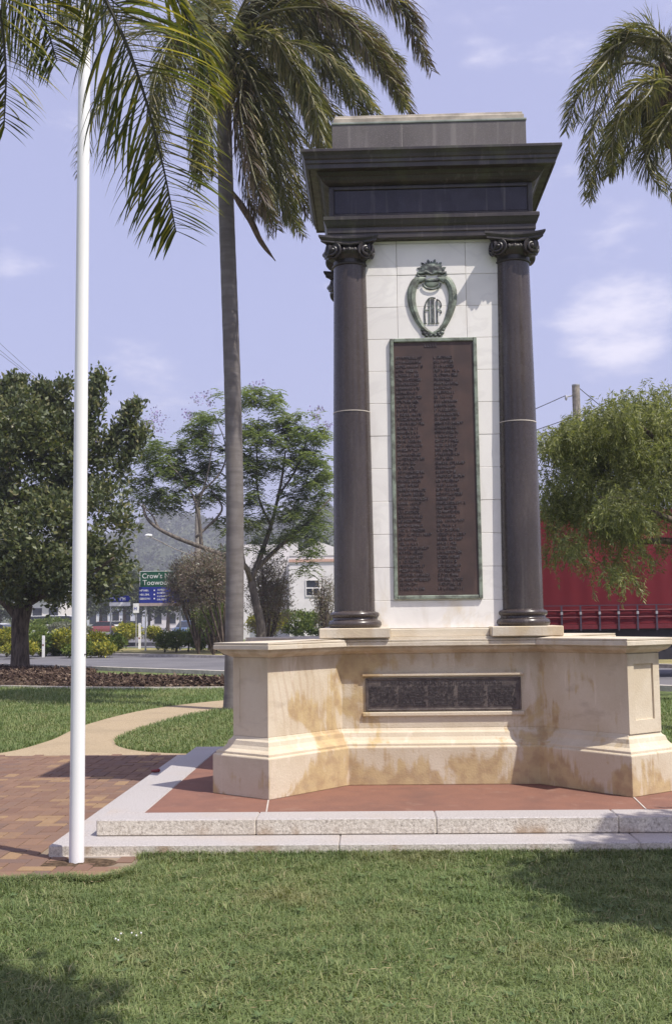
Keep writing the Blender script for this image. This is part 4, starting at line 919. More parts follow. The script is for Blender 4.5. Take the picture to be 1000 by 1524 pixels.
for px, py, rx, ry, n_, dl in ((870, 690, 46, 45, 240, 1), (905, 655, 50, 30, 220, 1), (960, 640, 60, 30, 240, 1), (850, 740, 38, 38, 210, 1), (915, 720, 55, 40, 260, 1), (975, 710, 50, 50, 260, 1), (838, 765, 20, 26, 80, .9), (905, 775, 42, 30, 120, 1.2), (955, 770, 40, 30, 110, 1.2), (990, 640, 30, 36, 140, 1), (1040, 680, 60, 80, 260, 1), (1010, 620, 30, 26, 90, .8), (840, 665, 20, 22, 60, .7), (870, 640, 26, 16, 70, .7), (915, 830, 22, 24, 42, 1.0), (965, 810, 30, 16, 26, 1.0), (1090, 760, 60, 60, 160, 1.2), (832, 730, 16, 26, 60, .8), (852, 655, 20, 18, 60, .7), (930, 615, 40, 14, 90, .7), (980, 610, 40, 16, 90, .7), (862, 820, 16, 20, 24, .9)):
    cc = [(RNG.normal()*.62, RNG.normal()*.62, RNG.normal()*.8) for _ in range(max(3, n_//16))]
    for i in range(int(n_*1.5)):
        a = cc[i % len(cc)]; st.append((*(np.array(q(px+a[0]*rx, py+a[1]*ry, a[2])) + RNG.normal(size=3)*np.array([.15, .15, .11])), dl))
st = np.array(st); n = len(st); Vs, Fs, b_ = [], [], 0
th = RNG.uniform(0, 2*np.pi, n); d = np.stack([np.cos(th)*.7, np.sin(th)*.7, RNG.uniform(-.1, .6, n)], 1); P = st[:, :3].copy(); SL = .034*st[:, 3]*RNG.uniform(.6, 1.3, n)
for k_ in range(13):
    d = d + np.array([0.02, 0, -.20]); d /= np.linalg.norm(d, axis=1, keepdims=True); P = P + d*SL[:, None]
    for r_ in range(2):
        V, F = leaf_quads(P + RNG.normal(size=(n, 3))*.012, d*.8 + RNG.normal(size=(n, 3))*.55, RNG.uniform(.06, .12, n), .020); Vs.append(V); Fs.append(F+b_); b_ += len(V)
nmesh('crown', np.concatenate(Vs), np.concatenate(Fs), 'leaf_willow', wt)
# trees out of the picture whose shade falls across the grass
def shade_tree(label, base, lobes_, n_, leaf=.13):
    r_ = thing('shade_tree', label, 'tree', base, 'trees outside the picture that shade the lawn'); base = Vector(base); c0 = Vector(lobes_[0][:3])
    MB().tube(spline([base, base.lerp(c0, .5)+Vector((.1, 0, .2)), c0], 6), [.16-.008*i for i in range(13)], 10).build('trunk', 'bark', r_, True)
    C, Nn = crown_points(lobes_, n_, .05); leafy(r_, 'crown', C, Nn, 40, .16, leaf, leaf*.5, 'leaf_ficus'); return r_
def caster(px, py, h, z=0.):
    p = onz(px, py, z); return p + SUN*((h-z)/SUN.z)
lb = []
for px, py, h, r_ in ((935, 1300, 5.0, .40), (900, 1325, 4.8, .28), (985, 1290, 5.2, .42), (1040, 1285, 5.3, .55), (1100, 1265, 5.2, .6), (1000, 1345, 4.9, .2), (850, 1305, 4.9, .22)):
    c_ = caster(px, py, h); lb.append((c_.x, c_.y, c_.z, r_, r_*.7, r_*.5))
lb.append((4.9, 4.6, 5.6, .9, .9, .6))
shade_tree('leafy tree just outside the right edge shading the front grass', (5.3, 4.3, 0), [lb[-1]]+lb[:-1], 620)
lb = []
for px, py, h, r_ in ((10, 1505, 5.4, .18), (-70, 1490, 5.5, .32), (40, 1535, 5.4, .18), (-40, 1550, 5.5, .36), (-150, 1500, 5.6, .5)):
    c_ = caster(px, py, h); lb.append((c_.x, c_.y, c_.z, r_, r_*.8, r_*.5))
shade_tree('leafy tree behind the viewer shading the lower left grass', (.6, -5.2, 0), [(1.2, .6, 5.8, .7, .6, .5)]+lb, 420)

# shrubs, hedges and border plants beyond the street
def shrub(name, label, px, py, Y, rx, ry, mat, n_, leaf=.10, group=None, base=0., per=26, cat='shrub', shell=.6):
    s = Y/F_PX; c_ = at(px, py, Y); zc = max(c_.z, ry*s*.8); r_ = thing(name, label, cat, (c_.x, Y, base), group)
    MB().tube([(c_.x, Y, base-.05), (c_.x+.04, Y, base+zc*.5), (c_.x, Y, base+zc)], [.05, .04, .02], 6).build('stem', 'bark', r_)
    C, Nn = crown_points([(c_.x, Y, zc, rx*s, rx*s*.9, ry*s)], n_, shell); leafy(r_, 'foliage', C, Nn, per, .09, leaf, leaf*.5, mat); return r_
for i, (px, py, rx, ry, lab) in enumerate(((262, 952, 13, 12, 'second clipped green hedge ball beside the right post of the big road sign'), (245, 953, 12, 11, 'first clipped green hedge ball, directly right of the grey ramp'), (296, 956, 11, 9, 'lone round hedge ball in front of the taller bushes'), (322, 953, 9, 8, 'small round hedge ball nearest the palm trunk'), (280, 950, 12, 9, 'hedge ball tucked between the post and the lone ball'))):
    shrub('hedge_ball', lab, px, py, 53+i*.3, rx, ry, 'leaf_hedge', 90, .10, 'clipped hedge balls beyond the street')
shrub('flowering_bush', 'larger yellow green bush at the mouth of the side street', 190, 940, 66, 20, 11, 'leaf_yellow', 110, .14, 'yellow green bushes in the traffic island')
shrub('flowering_bush', 'smaller yellow green bush right of the thin white marker post', 228, 943, 67, 11, 8, 'leaf_yellow', 70, .14, 'yellow green bushes in the traffic island')
shrub('garden_bush', 'dark green bush behind the hedge balls', 310, 940, 56, 26, 14, 'leaf_hedge', 140, .12)
for i, (px, py, rx, ry, m_, lab) in enumerate(((10, 952, 24, 14, 'leaf_yellow', 'yellow flowering border plant left of the dark tree trunk'), (60, 955, 22, 13, 'leaf_hedge', 'green border plant right of the dark tree trunk'), (95, 952, 22, 14, 'leaf_yellow', 'yellow flowering border plant left of the flagpole'), (142, 955, 18, 11, 'leaf_yellow', 'yellow flowering border plant right of the flagpole'), (170, 957, 16, 9, 'leaf_hedge', 'low green border plant at the foot of the small blue sign'), (80, 965, 26, 8, 'leaf_hedge', 'low green border plant in front of the white marker post'), (-20, 960, 26, 12, 'leaf_hedge', 'green border plant cut by the left edge'))):
    shrub('border_plant', lab, px, py, 49+i*.25, rx, ry, m_, 100, .13, 'border plants along the far kerb')
for i, (px, py, rx, ry, m_, lab) in enumerate(((30, 966, 24, 7, 'leaf_yellow', 'low yellow flowering border plant directly behind the dark tree trunk'), (120, 968, 22, 6, 'leaf_hedge', 'low green border plant right beside the flagpole'), (150, 966, 18, 6, 'leaf_yellow', 'low yellow flowering border plant in front of the arrow sign'), (40, 940, 30, 9, 'leaf_hedge', 'taller green border plant behind the dark tree trunk'), (110, 938, 26, 9, 'leaf_grey', 'greyish border plant behind the flagpole'))):
    shrub('border_plant', lab, px, py, 46.5+i*.2 if py > 960 else 62+i, rx, ry, m_, 110, .12, 'border plants along the far kerb')
shrub('grey_shrub', 'silvery grey shrub behind the yellow border', 92, 935, 75, 18, 8, 'leaf_grey', 80, .14); shrub('garden_bush', 'broad green bush under the white van', 75, 930, 78, 34, 10, 'leaf_hedge', 120, .15)
# dry brown trees and shrubs round the road sign
def twiggy(label, px, py, Y, rx, ry, n_, mats=('twig_brown', 'leaf_grey'), trunkpx=None):
    s = Y/F_PX; c_ = at(px, py, Y); tx = at(trunkpx or px, py, Y).x; r_ = thing('bare_shrub', label, 'shrub', (tx, Y, 0), 'brown twiggy shrubs beyond the street')
    for i in range(14):
        a = random.uniform(0, 6.28); e = Vector((c_.x+math.cos(a)*rx*s*random.uniform(.3, .95), Y+math.sin(a)*rx*s*.6, c_.z+random.uniform(-.3, .95)*ry*s))
        MB().tube(spline([(tx, Y, 0), Vector((tx, Y, 0)).lerp(e, .5)+Vector((random.uniform(-.2, .2), 0, .2)), e], 5), [.05, .045, .042, .04, .037, .034, .03, .026, .02, .015, .01], 5).build('branch', 'bark', r_)
    C, Nn = crown_points([(c_.x, Y, c_.z, rx*s, rx*s*.8, ry*s)], n_, .15); leafy(r_, 'twigs', C, Nn, 22, .16, .16, .03, mats[0]); leafy(r_, 'foliage', C[::3], Nn[::3], 9, .16, .11, .05, mats[1]); return r_
twiggy('large brown twiggy shrub covering the right half of the road sign', 305, 862, 46, 40, 44, 460, trunkpx=335)
twiggy('brown twiggy shrub just right of the green sign lettering', 274, 872, 50, 26, 40, 330, trunkpx=296)
twiggy('grey brown twiggy shrub in front of the white building', 400, 884, 52, 34, 62, 470, trunkpx=398)
twiggy('pale brown twiggy shrub beside the dark left column', 484, 900, 55, 16, 44, 120)
twiggy('dark olive twiggy shrub at the palm trunk', 318, 915, 48, 26, 26, 170, ('leaf_hedge', 'twig_brown'))
for i, (px, lab) in enumerate(((395, 'yellow green bush at the foot of the feathery tree'), (440, 'dark green bush under the white building'), (475, 'green bush partly behind the left column'))):
    shrub('garden_bush', lab, px, 928, 56+i, 26, 18, 'leaf_hedge' if i else 'leaf_yellow', 150, .12)

# ------------------------------------------------------------------ far trees and hill
def far_tree(label, px, ytop, Y, wpx, mat='leaf_far'):
    s = Y/F_PX; top_ = at(px, ytop, Y); h = top_.z; r_ = thing('far_tree', label, 'tree', (top_.x, Y, 0), 'trees along the far street'); rx = wpx*s/2
    MB().tube([(top_.x, Y, 0), (top_.x+.1, Y, h*.4), (top_.x, Y, h*.75)], [.28, .2, .08], 7).build('trunk', 'bark', r_)
    lb_ = [(top_.x, Y, h*.62, rx, rx*.8, h*.36)] + [(top_.x+random.uniform(-.6, .6)*rx, Y+random.uniform(-.4, .4)*rx, h*random.uniform(.5, .85), rx*.5, rx*.5, h*.18) for _ in range(4)]
    C, Nn = crown_points(lb_, 260, .55); leafy(r_, 'crown', C, Nn, 16, .5*Y/160, .5*Y/160, .26*Y/160, mat)
for px, yt_, Y, w_, lab in ((250, 850, 150, 46, 'round street tree right behind the road sign'), (285, 838, 130, 60, 'taller street tree behind the brown shrub'), (185, 838, 150, 60, 'street tree behind the small blue arrow sign'), (222, 858, 190, 46, 'distant street tree left of the green sign'), (150, 850, 170, 50, 'street tree just right of the flagpole'), (330, 815, 140, 70, 'broad tree behind the palm trunk'), (460, 760, 150, 80, 'tall tree behind the white building'), (400, 790, 160, 70, 'tree behind the feathery tree trunk'), (110, 870, 160, 60, 'street tree behind the flagpole'), (60, 880, 180, 60, 'low tree behind the white van'), (0, 870, 170, 70, 'tree at the far left edge of the street')):
    far_tree(lab, px, yt_, Y, w_)
for px, yt_, Y, w_, lab in ((840, 850, 70, 120, 'dark tree behind the lorry'), (980, 840, 75, 140, 'tree behind the lorry at the right edge')): far_tree(lab, px, yt_, Y, w_)
k = NT('hill'); n = k.noise(.035, 8, rough=.7); c = k.mix(k.ramp(n, .35, .65), (.055, .072, .035), (.10, .115, .06)); MT['hill'] = k.pbr(c, 1, k.bump(n, 1., 6.), .05)
def hill_h(px):
    return 840 - 62*math.exp(-((px-255)/95)**2) - 75*math.exp(-((px-470)/110)**2) - 40*math.exp(-((px-20)/120)**2) - 45*math.exp(-((px-820)/150)**2)
rows = []; pxs = np.linspace(-900, 1900, 220)
for j in range(10):
    t = j/9; Y = 480+420*t; row = []
    for px in pxs:
        zt = at(px, hill_h(px), 900).z; z = zt*math.sin(t*math.pi/2)**1.3 + (random.uniform(-1.6, 1.6)*t if j else 0); row.append((at(px, 900, Y).x, Y, z if j else -1))
    rows.append(row)
rows.append([(x, 1100, -1) for x, y, z in rows[-1]])
hm = MB(); hm.rings(rows, False, False, closed=False); ho = hm.build('hill', 'hill', None, False); ho['kind'] = 'structure'
if ho.data.polygons[300].normal.z < 0: ho.data.flip_normals()
# woodland on the hill: crowns too far to tell apart
N = 5200; px = RNG.uniform(-250, 1150, N); t = RNG.uniform(.05, 1, N)**.8; Cc = []
for a, b in zip(px, t):
    Y = 480+420*b; zt = at(a, hill_h(a), 900).z; Cc.append((at(a, 900, Y).x, Y, zt*math.sin(b*math.pi/2)**1.3+1.5))
Cc = np.array(Cc); P = np.repeat(Cc, 12, 0) + RNG.normal(size=(N*12, 3))*np.array([2., 2., 1.6]); V, F = leaf_quads(P, RNG.normal(size=(N*12, 3)), RNG.uniform(2.0, 3.6, N*12), RNG.uniform(1.2, 2.2, N*12)); tag(nmesh('woodland', V, F, 'leaf_far'), kind='stuff')

# ------------------------------------------------------------------ white building
YB = 82.; q = lambda px, py, dy=0.: at(px, py, YB+dy)
simple('white_wall', (.74, .70, .68), .8, .2, var=.06, scale=1.5); simple('peach_band', (.58, .36, .28), .8); simple('roof_metal', (.33, .33, .34), .5); simple('grey_wall', (.60, .62, .68), .8, .2)  # last one is the even bluish grey of the low far building
k = NT('glass_dark'); MT['glass_dark'] = k.pbr((.03, .035, .045), .1, None, .6)
xl, xm, xr = q(392, 850).x, q(430, 850).x, q(560, 850).x; zt = q(430, 813).z
wbld = thing('shop_building', 'white rendered building with stepped parapet beside the dark left column', 'building', (xm, YB, 0))
MB().add([(xm, YB, 0), (xr, YB, 0), (xr, YB, q(0, 834).z), (xm, YB, q(0, 834).z), (xm, YB+12, 0), (xr, YB+12, 0), (xr, YB+12, q(0, 834).z), (xm, YB+12, q(0, 834).z)], [(0,1,2,3),(5,4,7,6),(4,0,3,7),(1,5,6,2),(3,2,6,7)]).build('wall', 'white_wall', wbld)
MB().box(xl-2.2, xm-.01, YB+2.2, YB+12, 0, q(0, 813).z).build('side_wall', 'white_wall', wbld)
pz = q(0, 834).z
fx = lambda px: q(px, 834).x
pr = [(fx(430), pz), (fx(444), pz), (fx(474), q(0, 812).z), (fx(505), pz), (fx(560), pz), (fx(560), pz+.02), (fx(506), pz+.25), (fx(474), q(0, 808).z), (fx(444), q(0, 828).z), (fx(444), q(0, 812).z), (fx(430), q(0, 812).z)]
pr = [(fx(430), pz+.01), (fx(545), pz+.01), (fx(516), q(0, 828).z), (fx(474), q(0, 813).z), (fx(443), q(0, 831).z), (fx(443), q(0, 813).z), (fx(430), q(0, 813).z)]
MB().rings([[(a, YB-.05, b) for a, b in pr], [(a, YB+.30, b) for a, b in pr]]).build('parapet', 'white_wall', wbld)
MB().box(fx(430), fx(555), YB-.10, YB-.052, q(0, 843).z, q(0, 839).z).build('string_course', 'peach_band', wbld)
for px in (465, 512):
    wx = fx(px); z0, z1 = q(0, 894).z, q(0, 869).z
    f = MB()
    for a, b, c, d in ((wx-.55, wx-.47, z0, z1), (wx+.47, wx+.55, z0, z1), (wx-.47, wx+.47, z1-.08, z1), (wx-.47, wx+.47, z0, z0+.08), (wx-.47, wx+.47, (z0+z1)/2-.05, (z0+z1)/2+.05), (wx-.03, wx+.03, z0+.08, (z0+z1)/2-.05)): f.box(a, b, YB-.06, YB+.02, c, d)
    w_ = f.build('window', 'white_wall', wbld); MB().box(wx-.47, wx+.47, YB-.012, YB-.004, z0+.08, z1-.08).build('pane', 'glass_dark', w_)
# low shops far down the street
def shop(label, x0p, x1p, ytop, Y, mat, roof):
    a, b = at(x0p, ytop, Y), at(x1p, ytop, Y); r_ = thing('far_shop', label, 'building', (a.x, Y, 0), 'low buildings far down the street')
    MB().box(a.x, b.x, Y, Y+8, 0, a.z).build('wall', mat, r_); MB().add([(a.x-.4, Y-.8, a.z), (b.x+.4, Y-.8, a.z), (b.x+.4, Y+8.4, a.z), (a.x-.4, Y+8.4, a.z), (a.x-.4, Y+4, a.z+1.2), (b.x+.4, Y+4, a.z+1.2)], [(0,1,5,4),(2,3,4,5),(0,4,3),(1,2,5),(3,2,1,0)]).build('roof', roof, r_)
    n_ = max(2, int((b.x-a.x)/2.2))
    for i in range(n_):
        xx = a.x+(i+.5)*(b.x-a.x)/n_; w_ = MB().box(xx-.75, xx+.75, Y-.05, Y+.02, .7, a.z*.72).build('window', 'white_wall', r_); MB().box(xx-.65, xx+.65, Y-.07, Y-.052, .8, a.z*.72-.1).build('pane', 'glass_dark', w_)
shop('pale pink low building behind the white van', 20, 92, 890, 150, 'white_wall', 'roof_metal')
shop('low shop with dark veranda under the road sign', 225, 330, 905, 200, 'white_wall', 'roof_metal'); shop('low grey building behind the arrow sign', 130, 215, 900, 210, 'grey_wall', 'roof_metal')

# ------------------------------------------------------------------ lorry trailer
k = NT('curtain_red'); n = k.noise(1.2, 4, stretch=(1, 1, .3)); c = k.mix(k.ramp(n, .35, .7), (.122, .010, .016), (.148, .014, .020)); MT['curtain_red'] = k.pbr(c, .65, None, .2)
simple('chassis', (.03, .028, .032), .7); simple('strap', (.055, .04, .06), .6); simple('buckle', (.45, .43, .43), .4, .5, .6); simple('tyre', (.02, .02, .021), .9, .2); simple('rail_red', (.135, .012, .018), .5)
TYY = 27.6; tr = thing('curtain_trailer', 'red curtain sided lorry trailer parked on the street behind the weeping tree', 'lorry trailer', (6, TYY+1.2, 0))
tx0_, tx1_ = 2.1, 15.2; nx_ = 180; rows = []
zb_, zt_ = at(900, 929, TYY).z, 4.2
def fold(x, z): return .012*math.sin(x*13.7)+.014*math.sin(x*4.1+z*.7)
zsr = [zb_, zb_+.03, zb_+.10, zb_+.24, zb_+.26, zb_+.42, zb_+.44, 2.2, 3.0, 3.7, zt_-.1]
rows = [[(x, TYY + fold(x, z)*(.4 if z < zb_+.5 else 1) + (.02 if abs(z-zb_-.25) < .02 or abs(z-zb_-.43) < .02 else 0), z) for x in np.linspace(tx0_, tx1_, nx_)] for z in zsr]
c_ = MB(); c_.rings(rows, False, False, closed=False); c_.build('curtain', 'curtain_red', tr, True)
MB().box(tx0_, tx1_, TYY+.06, TYY+2.45, zb_+.1, zt_-.12).build('body', 'rail_red', tr)
MB().box(tx0_-.03, tx1_+.03, TYY-.03, TYY+2.5, zt_-.12, zt_).build('roof', 'rail_red', tr)
MB().box(tx0_, tx1_, TYY-.02, TYY+2.48, zb_-.12, zb_-.005).build('floor_rail', 'rail_red', tr)
MB().box(tx0_+.3, tx1_-.3, TYY+.5, TYY+2.0, zb_-.5, zb_-.125).build('chassis', 'chassis', tr)
MB().box(tx0_+2.2, tx1_-4.5, TYY+.15, TYY+.2, .45, zb_-.125).build('side_guard', 'chassis', tr)
for zz_ in (zb_+.17, zb_+.34): MB().tube([(tx0_, TYY-.026, zz_), (tx1_, TYY-.026, zz_)], .018, 6).build('tension_rail', 'rail_red', tr)
MB().box(tx0_, tx1_, TYY-.032, TYY-.018, zb_+.455, zb_+.475).build('pocket_seam', 'strap', tr)
x = tx0_+.25
while x < tx1_:
    b_ = MB(); b_.box(x-.022, x+.022, TYY-.045, TYY-.034, zb_-.16, zb_+.46); st_ = b_.build('strap', 'strap', tr)
    MB().box(x-.028, x+.028, TYY-.062, TYY-.046, zb_+.24, zb_+.31).build('buckle', 'buckle', st_); x += .468
for x in (3.2, 4.5, 5.8, 12.6, 13.9):
    for yo in (.1, 2.05):
        w_ = MB(); w_.rings([[(x+r_*math.cos(2*math.pi*j/24), TYY+yo+d_, .5+r_*math.sin(2*math.pi*j/24)) for j in range(24)] for r_, d_ in ((.30, .0), (.47, -.01), (.5, .04), (.5, .26), (.47, .3), (.3, .3))]); wo_ = w_.build('wheel', 'tyre', tr)
        MB().lathe((0, 0), [(.29, 0), (.1, .1)], 16)
for x in (8.6,):
    for yo in (.4, 1.9): MB().box(x-.06, x+.06, TYY+yo, TYY+yo+.12, 0.01, zb_-.2).build('landing_leg', 'chassis', tr)

# ------------------------------------------------------------------ cars
simple('tyre_far', (.02, .02, .02), .9)
def car(label, paint, pos, rz, L=4.2, Wd=1.7, H=1.42, van=False):
    if paint not in MT: k = NT(paint); MT[paint] = k.pbr(PAINTS[paint], .3, None, .5, .0, .4)
    r_ = thing('parked_car', label, 'van' if van else 'car', pos, 'cars along the far street'); l, w = L/2, Wd/2
    def P(sec): return sec
    hood = H*.62
    prof = [(-l, .30, .35), (-l, .55, .92), (-l+.12, hood-.02, .95), (-l+1.0, hood+.04, .97), (l-.9, hood+.06, .97), (l-.1, hood, .95), (l, .55, .92), (l, .30, .35)]
    B = MB(); zl = .25
    st_ = [(-l, zl+.12, .5*hood+.05, .86), (-l+.08, zl, hood-.08, .95), (-l+1.0, zl, hood, 1), (0, zl, hood+.03, 1), (l-.8, zl, hood+.03, 1), (l-.06, zl, hood-.04, .95), (l, zl+.12, .5*hood+.1, .86)]
    B.rings([[(x, -w*s, z0), (x, -w*s*1.0, (z0+z1)/2), (x, -w*s*.93, z1), (x, w*s*.93, z1), (x, w*s*1.0, (z0+z1)/2), (x, w*s, z0)] for x, z0, z1, s in st_])
    if van: cb = [(-l+.35, hood, .9), (-l+1.0, H-.05, .84), (-l+1.2, H, .84), (l-.15, H, .84), (l-.04, hood, .9)]
    else: cb = [(-l+.95, hood-.01, .88), (-l+1.65, H-.04, .72), (-l+2.0, H, .70), (l-1.0, H-.03, .70), (l-.45, hood+.01, .86)]
    o = B.build('body', paint, r_, False); bevel(o, .05, 2)
    rf = MB(); rf.rings([[(x, -w*s, z), (x, w*s, z), (x, w*s*.98, z+.035), (x, -w*s*.98, z+.035)] for x, z, s in cb[1:4]]); rf.build('roof', paint, r_)
    gl = MB(); g_ = [(x, z, s) for x, z, s in cb]
    gl.rings([[(x, -w*(s), hood), (x, -w*s, max(z, hood+.001)), (x, w*s, max(z, hood+.001)), (x, w*s, hood)] for x, z, s in g_]); gl.build('windows', 'glass_dark', r_)
    for sx in (-l+.78, l-.78):
        for sy in (-1, 1):
            ww = MB(); ww.rings([[(sx+.31*math.cos(2*math.pi*j/16), sy*(w-.2*k_), .31+.31*math.sin(2*math.pi*j/16)) for j in range(16)] for k_ in ((1, 0) if sy < 0 else (0, 1))]); ww.build('wheel', 'tyre_far', r_)
    for sy in (-1, 1): MB().ball((-l+.06, sy*w*.66, hood*.76), (.05, .16, .09), 8, 5).build('headlight', 'buckle', r_)
    for ch in r_.children: ch.data.transform(Matrix.Translation(Vector(pos)))   # parts were built round the origin
    for ch in r_.children: ch.data.transform(Matrix.Translation(-Vector(pos)))
    r_.rotation_euler = (0, 0, rz); return r_
PAINTS = {'paint_blue': (.10, .15, .26), 'paint_red': (.20, .05, .045), 'paint_white': (.72, .72, .72), 'paint_dark': (.05, .055, .07), 'paint_silver': (.42, .44, .46)}
_nm = nmesh
def nmesh_local(name, V, F, mat, parent=None, smooth=False, midx=None):
    if parent is not None: V = np.asarray(V, dtype=np.float64).reshape(-1, 3) + np.array(rootloc(parent))
    return _nm(name, V, F, mat, parent, smooth, midx)
nmesh = nmesh_local
gz = lambda px, Y: Vector((at(px, 930, Y).x, Y, 0))
car('blue hatchback facing us beside the timber lamp pole', 'paint_blue', gz(279, 100), R(82))
car('silver car parked behind the blue hatchback', 'paint_silver', gz(289, 112), R(82))
car('dark red car standing just right of the flagpole', 'paint_red', gz(150, 128), R(12))
car('white sedan far down the street under the arrow sign', 'paint_white', gz(172, 160), R(20))
car('dark sedan beside the far white sedan', 'paint_dark', gz(189, 165), R(30))
car('white van behind the border plants left of the flagpole', 'paint_white', gz(84, 95), R(185), 4.8, 1.85, 2.0, True)
car('white car cut by the left edge of the picture', 'paint_white', gz(0, 80), R(170))
nmesh = _nm

# ------------------------------------------------------------------ signs, poles and wires
simple('galv', (.42, .42, .42), .45, .5, .5); simple('sign_green', (.012, .085, .045), .5); simple('sign_blue', (.02, .035, .26), .5); simple('sign_white', (.78, .78, .76), .5); simple('timber_pole', (.28, .25, .21), .9, .1, var=.25); simple('wire', (.06, .06, .065), .6); simple('sign_back', (.45, .36, .33), .7)
def text_mesh(txt, size, loc, mat, parent, name='lettering', align='LEFT'):
    cu = bpy.data.curves.new(name, 'FONT'); cu.body = txt; cu.size = size; cu.align_x = align; cu.extrude = .004; cu.resolution_u = 3
    tmp = bpy.data.objects.new('tmp', cu); COL.objects.link(tmp); dg = bpy.context.evaluated_depsgraph_get(); me = bpy.data.meshes.new_from_object(tmp.evaluated_get(dg)); bpy.data.objects.remove(tmp)
    me.transform(Matrix.Translation(Vector(loc)-rootloc(parent)) @ Matrix.Rotation(R(90), 4, 'X')); me.materials.clear(); return link(name, me, mat, parent)
YS = 56.; q = lambda px, py: at(px, py, YS)
a, b = q(208, 850), q(281, 873); rs = thing('road_sign', 'large green and blue direction sign on two posts half hidden by brown twigs', 'road sign', (q(240, 900).x, YS, 0))
for px in (216.5, 268):
    xx = q(px, 920).x; MB().tube([(xx, YS+.06, 0), (xx, YS+.06, a.z-.1)], .045, 10).build('post', 'galv', rs)
MB().bbox(a.x, b.x, YS-.03, YS, b.z, a.z, .006).build('green_panel', 'sign_green', rs); bd = MB()
for x0, x1, z0, z1 in ((a.x+.01, b.x-.01, a.z-.035, a.z-.01), (a.x+.01, a.x+.035, b.z+.02, a.z-.036), (b.x-.035, b.x-.01, b.z+.02, a.z-.036)): bd.box(x0, x1, YS-.036, YS-.0305, z0, z1)
bd.build('border', 'sign_white', rs)
text_mesh("Crow's Nest", .36, (a.x+.12, YS-.034, a.z-.38), 'sign_white', rs); text_mesh("Toowoomba", .36, (a.x+.16, YS-.034, a.z-.72), 'sign_white', rs)
a2, b2_ = q(207, 874), q(281, 897); MB().bbox(a2.x, b2_.x, YS-.03, YS, b2_.z, a2.z, .006).build('blue_panel', 'sign_blue', rs)
for r_ in range(3):
    z = a2.z-.17-r_*.21
    stroke_line(a2.x+.06, a2.x+.62-.06*(r_ == 0), z-.05, .09, YS-.031).build('worn_lettering', 'sign_white', rs); MB().box(a2.x+.76, a2.x+.83, YS-.036, YS-.031, z-.04, z+.03).build('marker_dot', 'sign_white', rs)
for r_ in range(4):
    z = a2.z-.15-r_*.165; stroke_line(a2.x+.95, a2.x+1.35+.2*random.random()+.3*(r_ == 2), z-.04, .08, YS-.031).build('worn_lettering', 'sign_white', rs)
MB().bbox(a2.x, b2_.x, YS-.028, YS, q(0, 905).z, q(0, 899).z, .004).build('lower_board', 'sign_back', rs)
YA = 50.; q = lambda px, py: at(px, py, YA)
x0 = q(164.5, 900).x; asn = thing('arrow_sign', 'small blue arrow sign above a white board on a thin post', 'road sign', (x0, YA, 0)); MB().tube([(x0, YA+.04, 0), (x0, YA+.04, q(0, 872).z)], .03, 8).build('post', 'galv', asn)
xa_, xb_ = q(163, 890).x, q(191, 890).x; z1, z0 = q(0, 889).z, q(0, 898).z; zm = (z0+z1)/2
ap = [(xa_, z0), (xb_, z0), (xb_+.12, zm), (xb_, z1), (xa_, z1)]; MB().rings([[(p_, YA-.02, z_) for p_, z_ in ap], [(p_, YA, z_) for p_, z_ in ap]]).build('blue_panel', 'sign_blue', asn)
stroke_line(xa_+.08, xa_+.42, zm-.08, .15, YA-.021).build('worn_lettering', 'sign_white', asn); stroke_line(xa_+.5, xb_-.08, zm-.08, .15, YA-.021).build('worn_lettering', 'sign_white', asn)
MB().bbox(xa_, xb_+.1, YA-.02, YA, q(0, 904.5).z, q(0, 899).z, .004).build('white_board', 'sign_white', asn)
MB().bbox(q(162.5, 0).x, q(170, 0).x, YA-.02, YA, q(0, 883).z, q(0, 874).z, .004).build('symbol_panel', 'sign_blue', asn)
zq = q(0, 878.5).z; xq = q(166.2, 0).x; MB().add([(xq-.07, YA-.023, zq), (xq+.05, YA-.023, zq+.09), (xq+.05, YA-.023, zq-.09), (xq-.07, YA-.021, zq), (xq+.05, YA-.021, zq+.09), (xq+.05, YA-.021, zq-.09)], [(0, 2, 1), (3, 4, 5), (0, 1, 4, 3), (1, 2, 5, 4), (2, 0, 3, 5)]).build('symbol', 'sign_white', asn)
YP = 62.; q = lambda px, py: at(px, py, YP); x0 = q(207, 0).x; ps = thing('parking_sign', 'small white regulatory sign on a thin post left of the big sign', 'road sign', (x0, YP, 0))
MB().tube([(x0, YP+.03, 0), (x0, YP+.03, q(0, 901).z)], .028, 8).build('post', 'galv', ps); MB().bbox(x0-.17, x0+.17, YP-.02, YP, q(0, 915).z, q(0, 901).z, .004).build('panel', 'sign_white', ps)
stroke_line(x0-.1, x0+.12, q(0, 911).z, .2, YP-.021).build('worn_lettering', 'sign_blue', ps)
YM = 60.; x0 = at(212, 0, YM).x; mk = thing('marker_post', 'thin white marker post between the two yellow bushes', 'post', (x0, YM, 0)); MB().box(x0-.06, x0+.06, YM-.05, YM+.05, 0, at(0, 930, YM).z).build('post_body', 'sign_white', mk); MB().box(x0-.04, x0+.04, YM-.054, YM-.051, .55, .62).build('reflector', 'dark_red', mk)
YM = 48.2; x0 = at(77, 0, YM).x; mk = thing('marker_post', 'short white marker post among the border plants left of the flagpole', 'post', (x0, YM, 0)); MB().box(x0-.05, x0+.05, YM-.05, YM+.05, 0, at(77, 946, YM).z).build('post_body', 'sign_white', mk); MB().box(x0-.035, x0+.035, YM-.054, YM-.051, .5, .57).build('reflector', 'dark_red', mk)
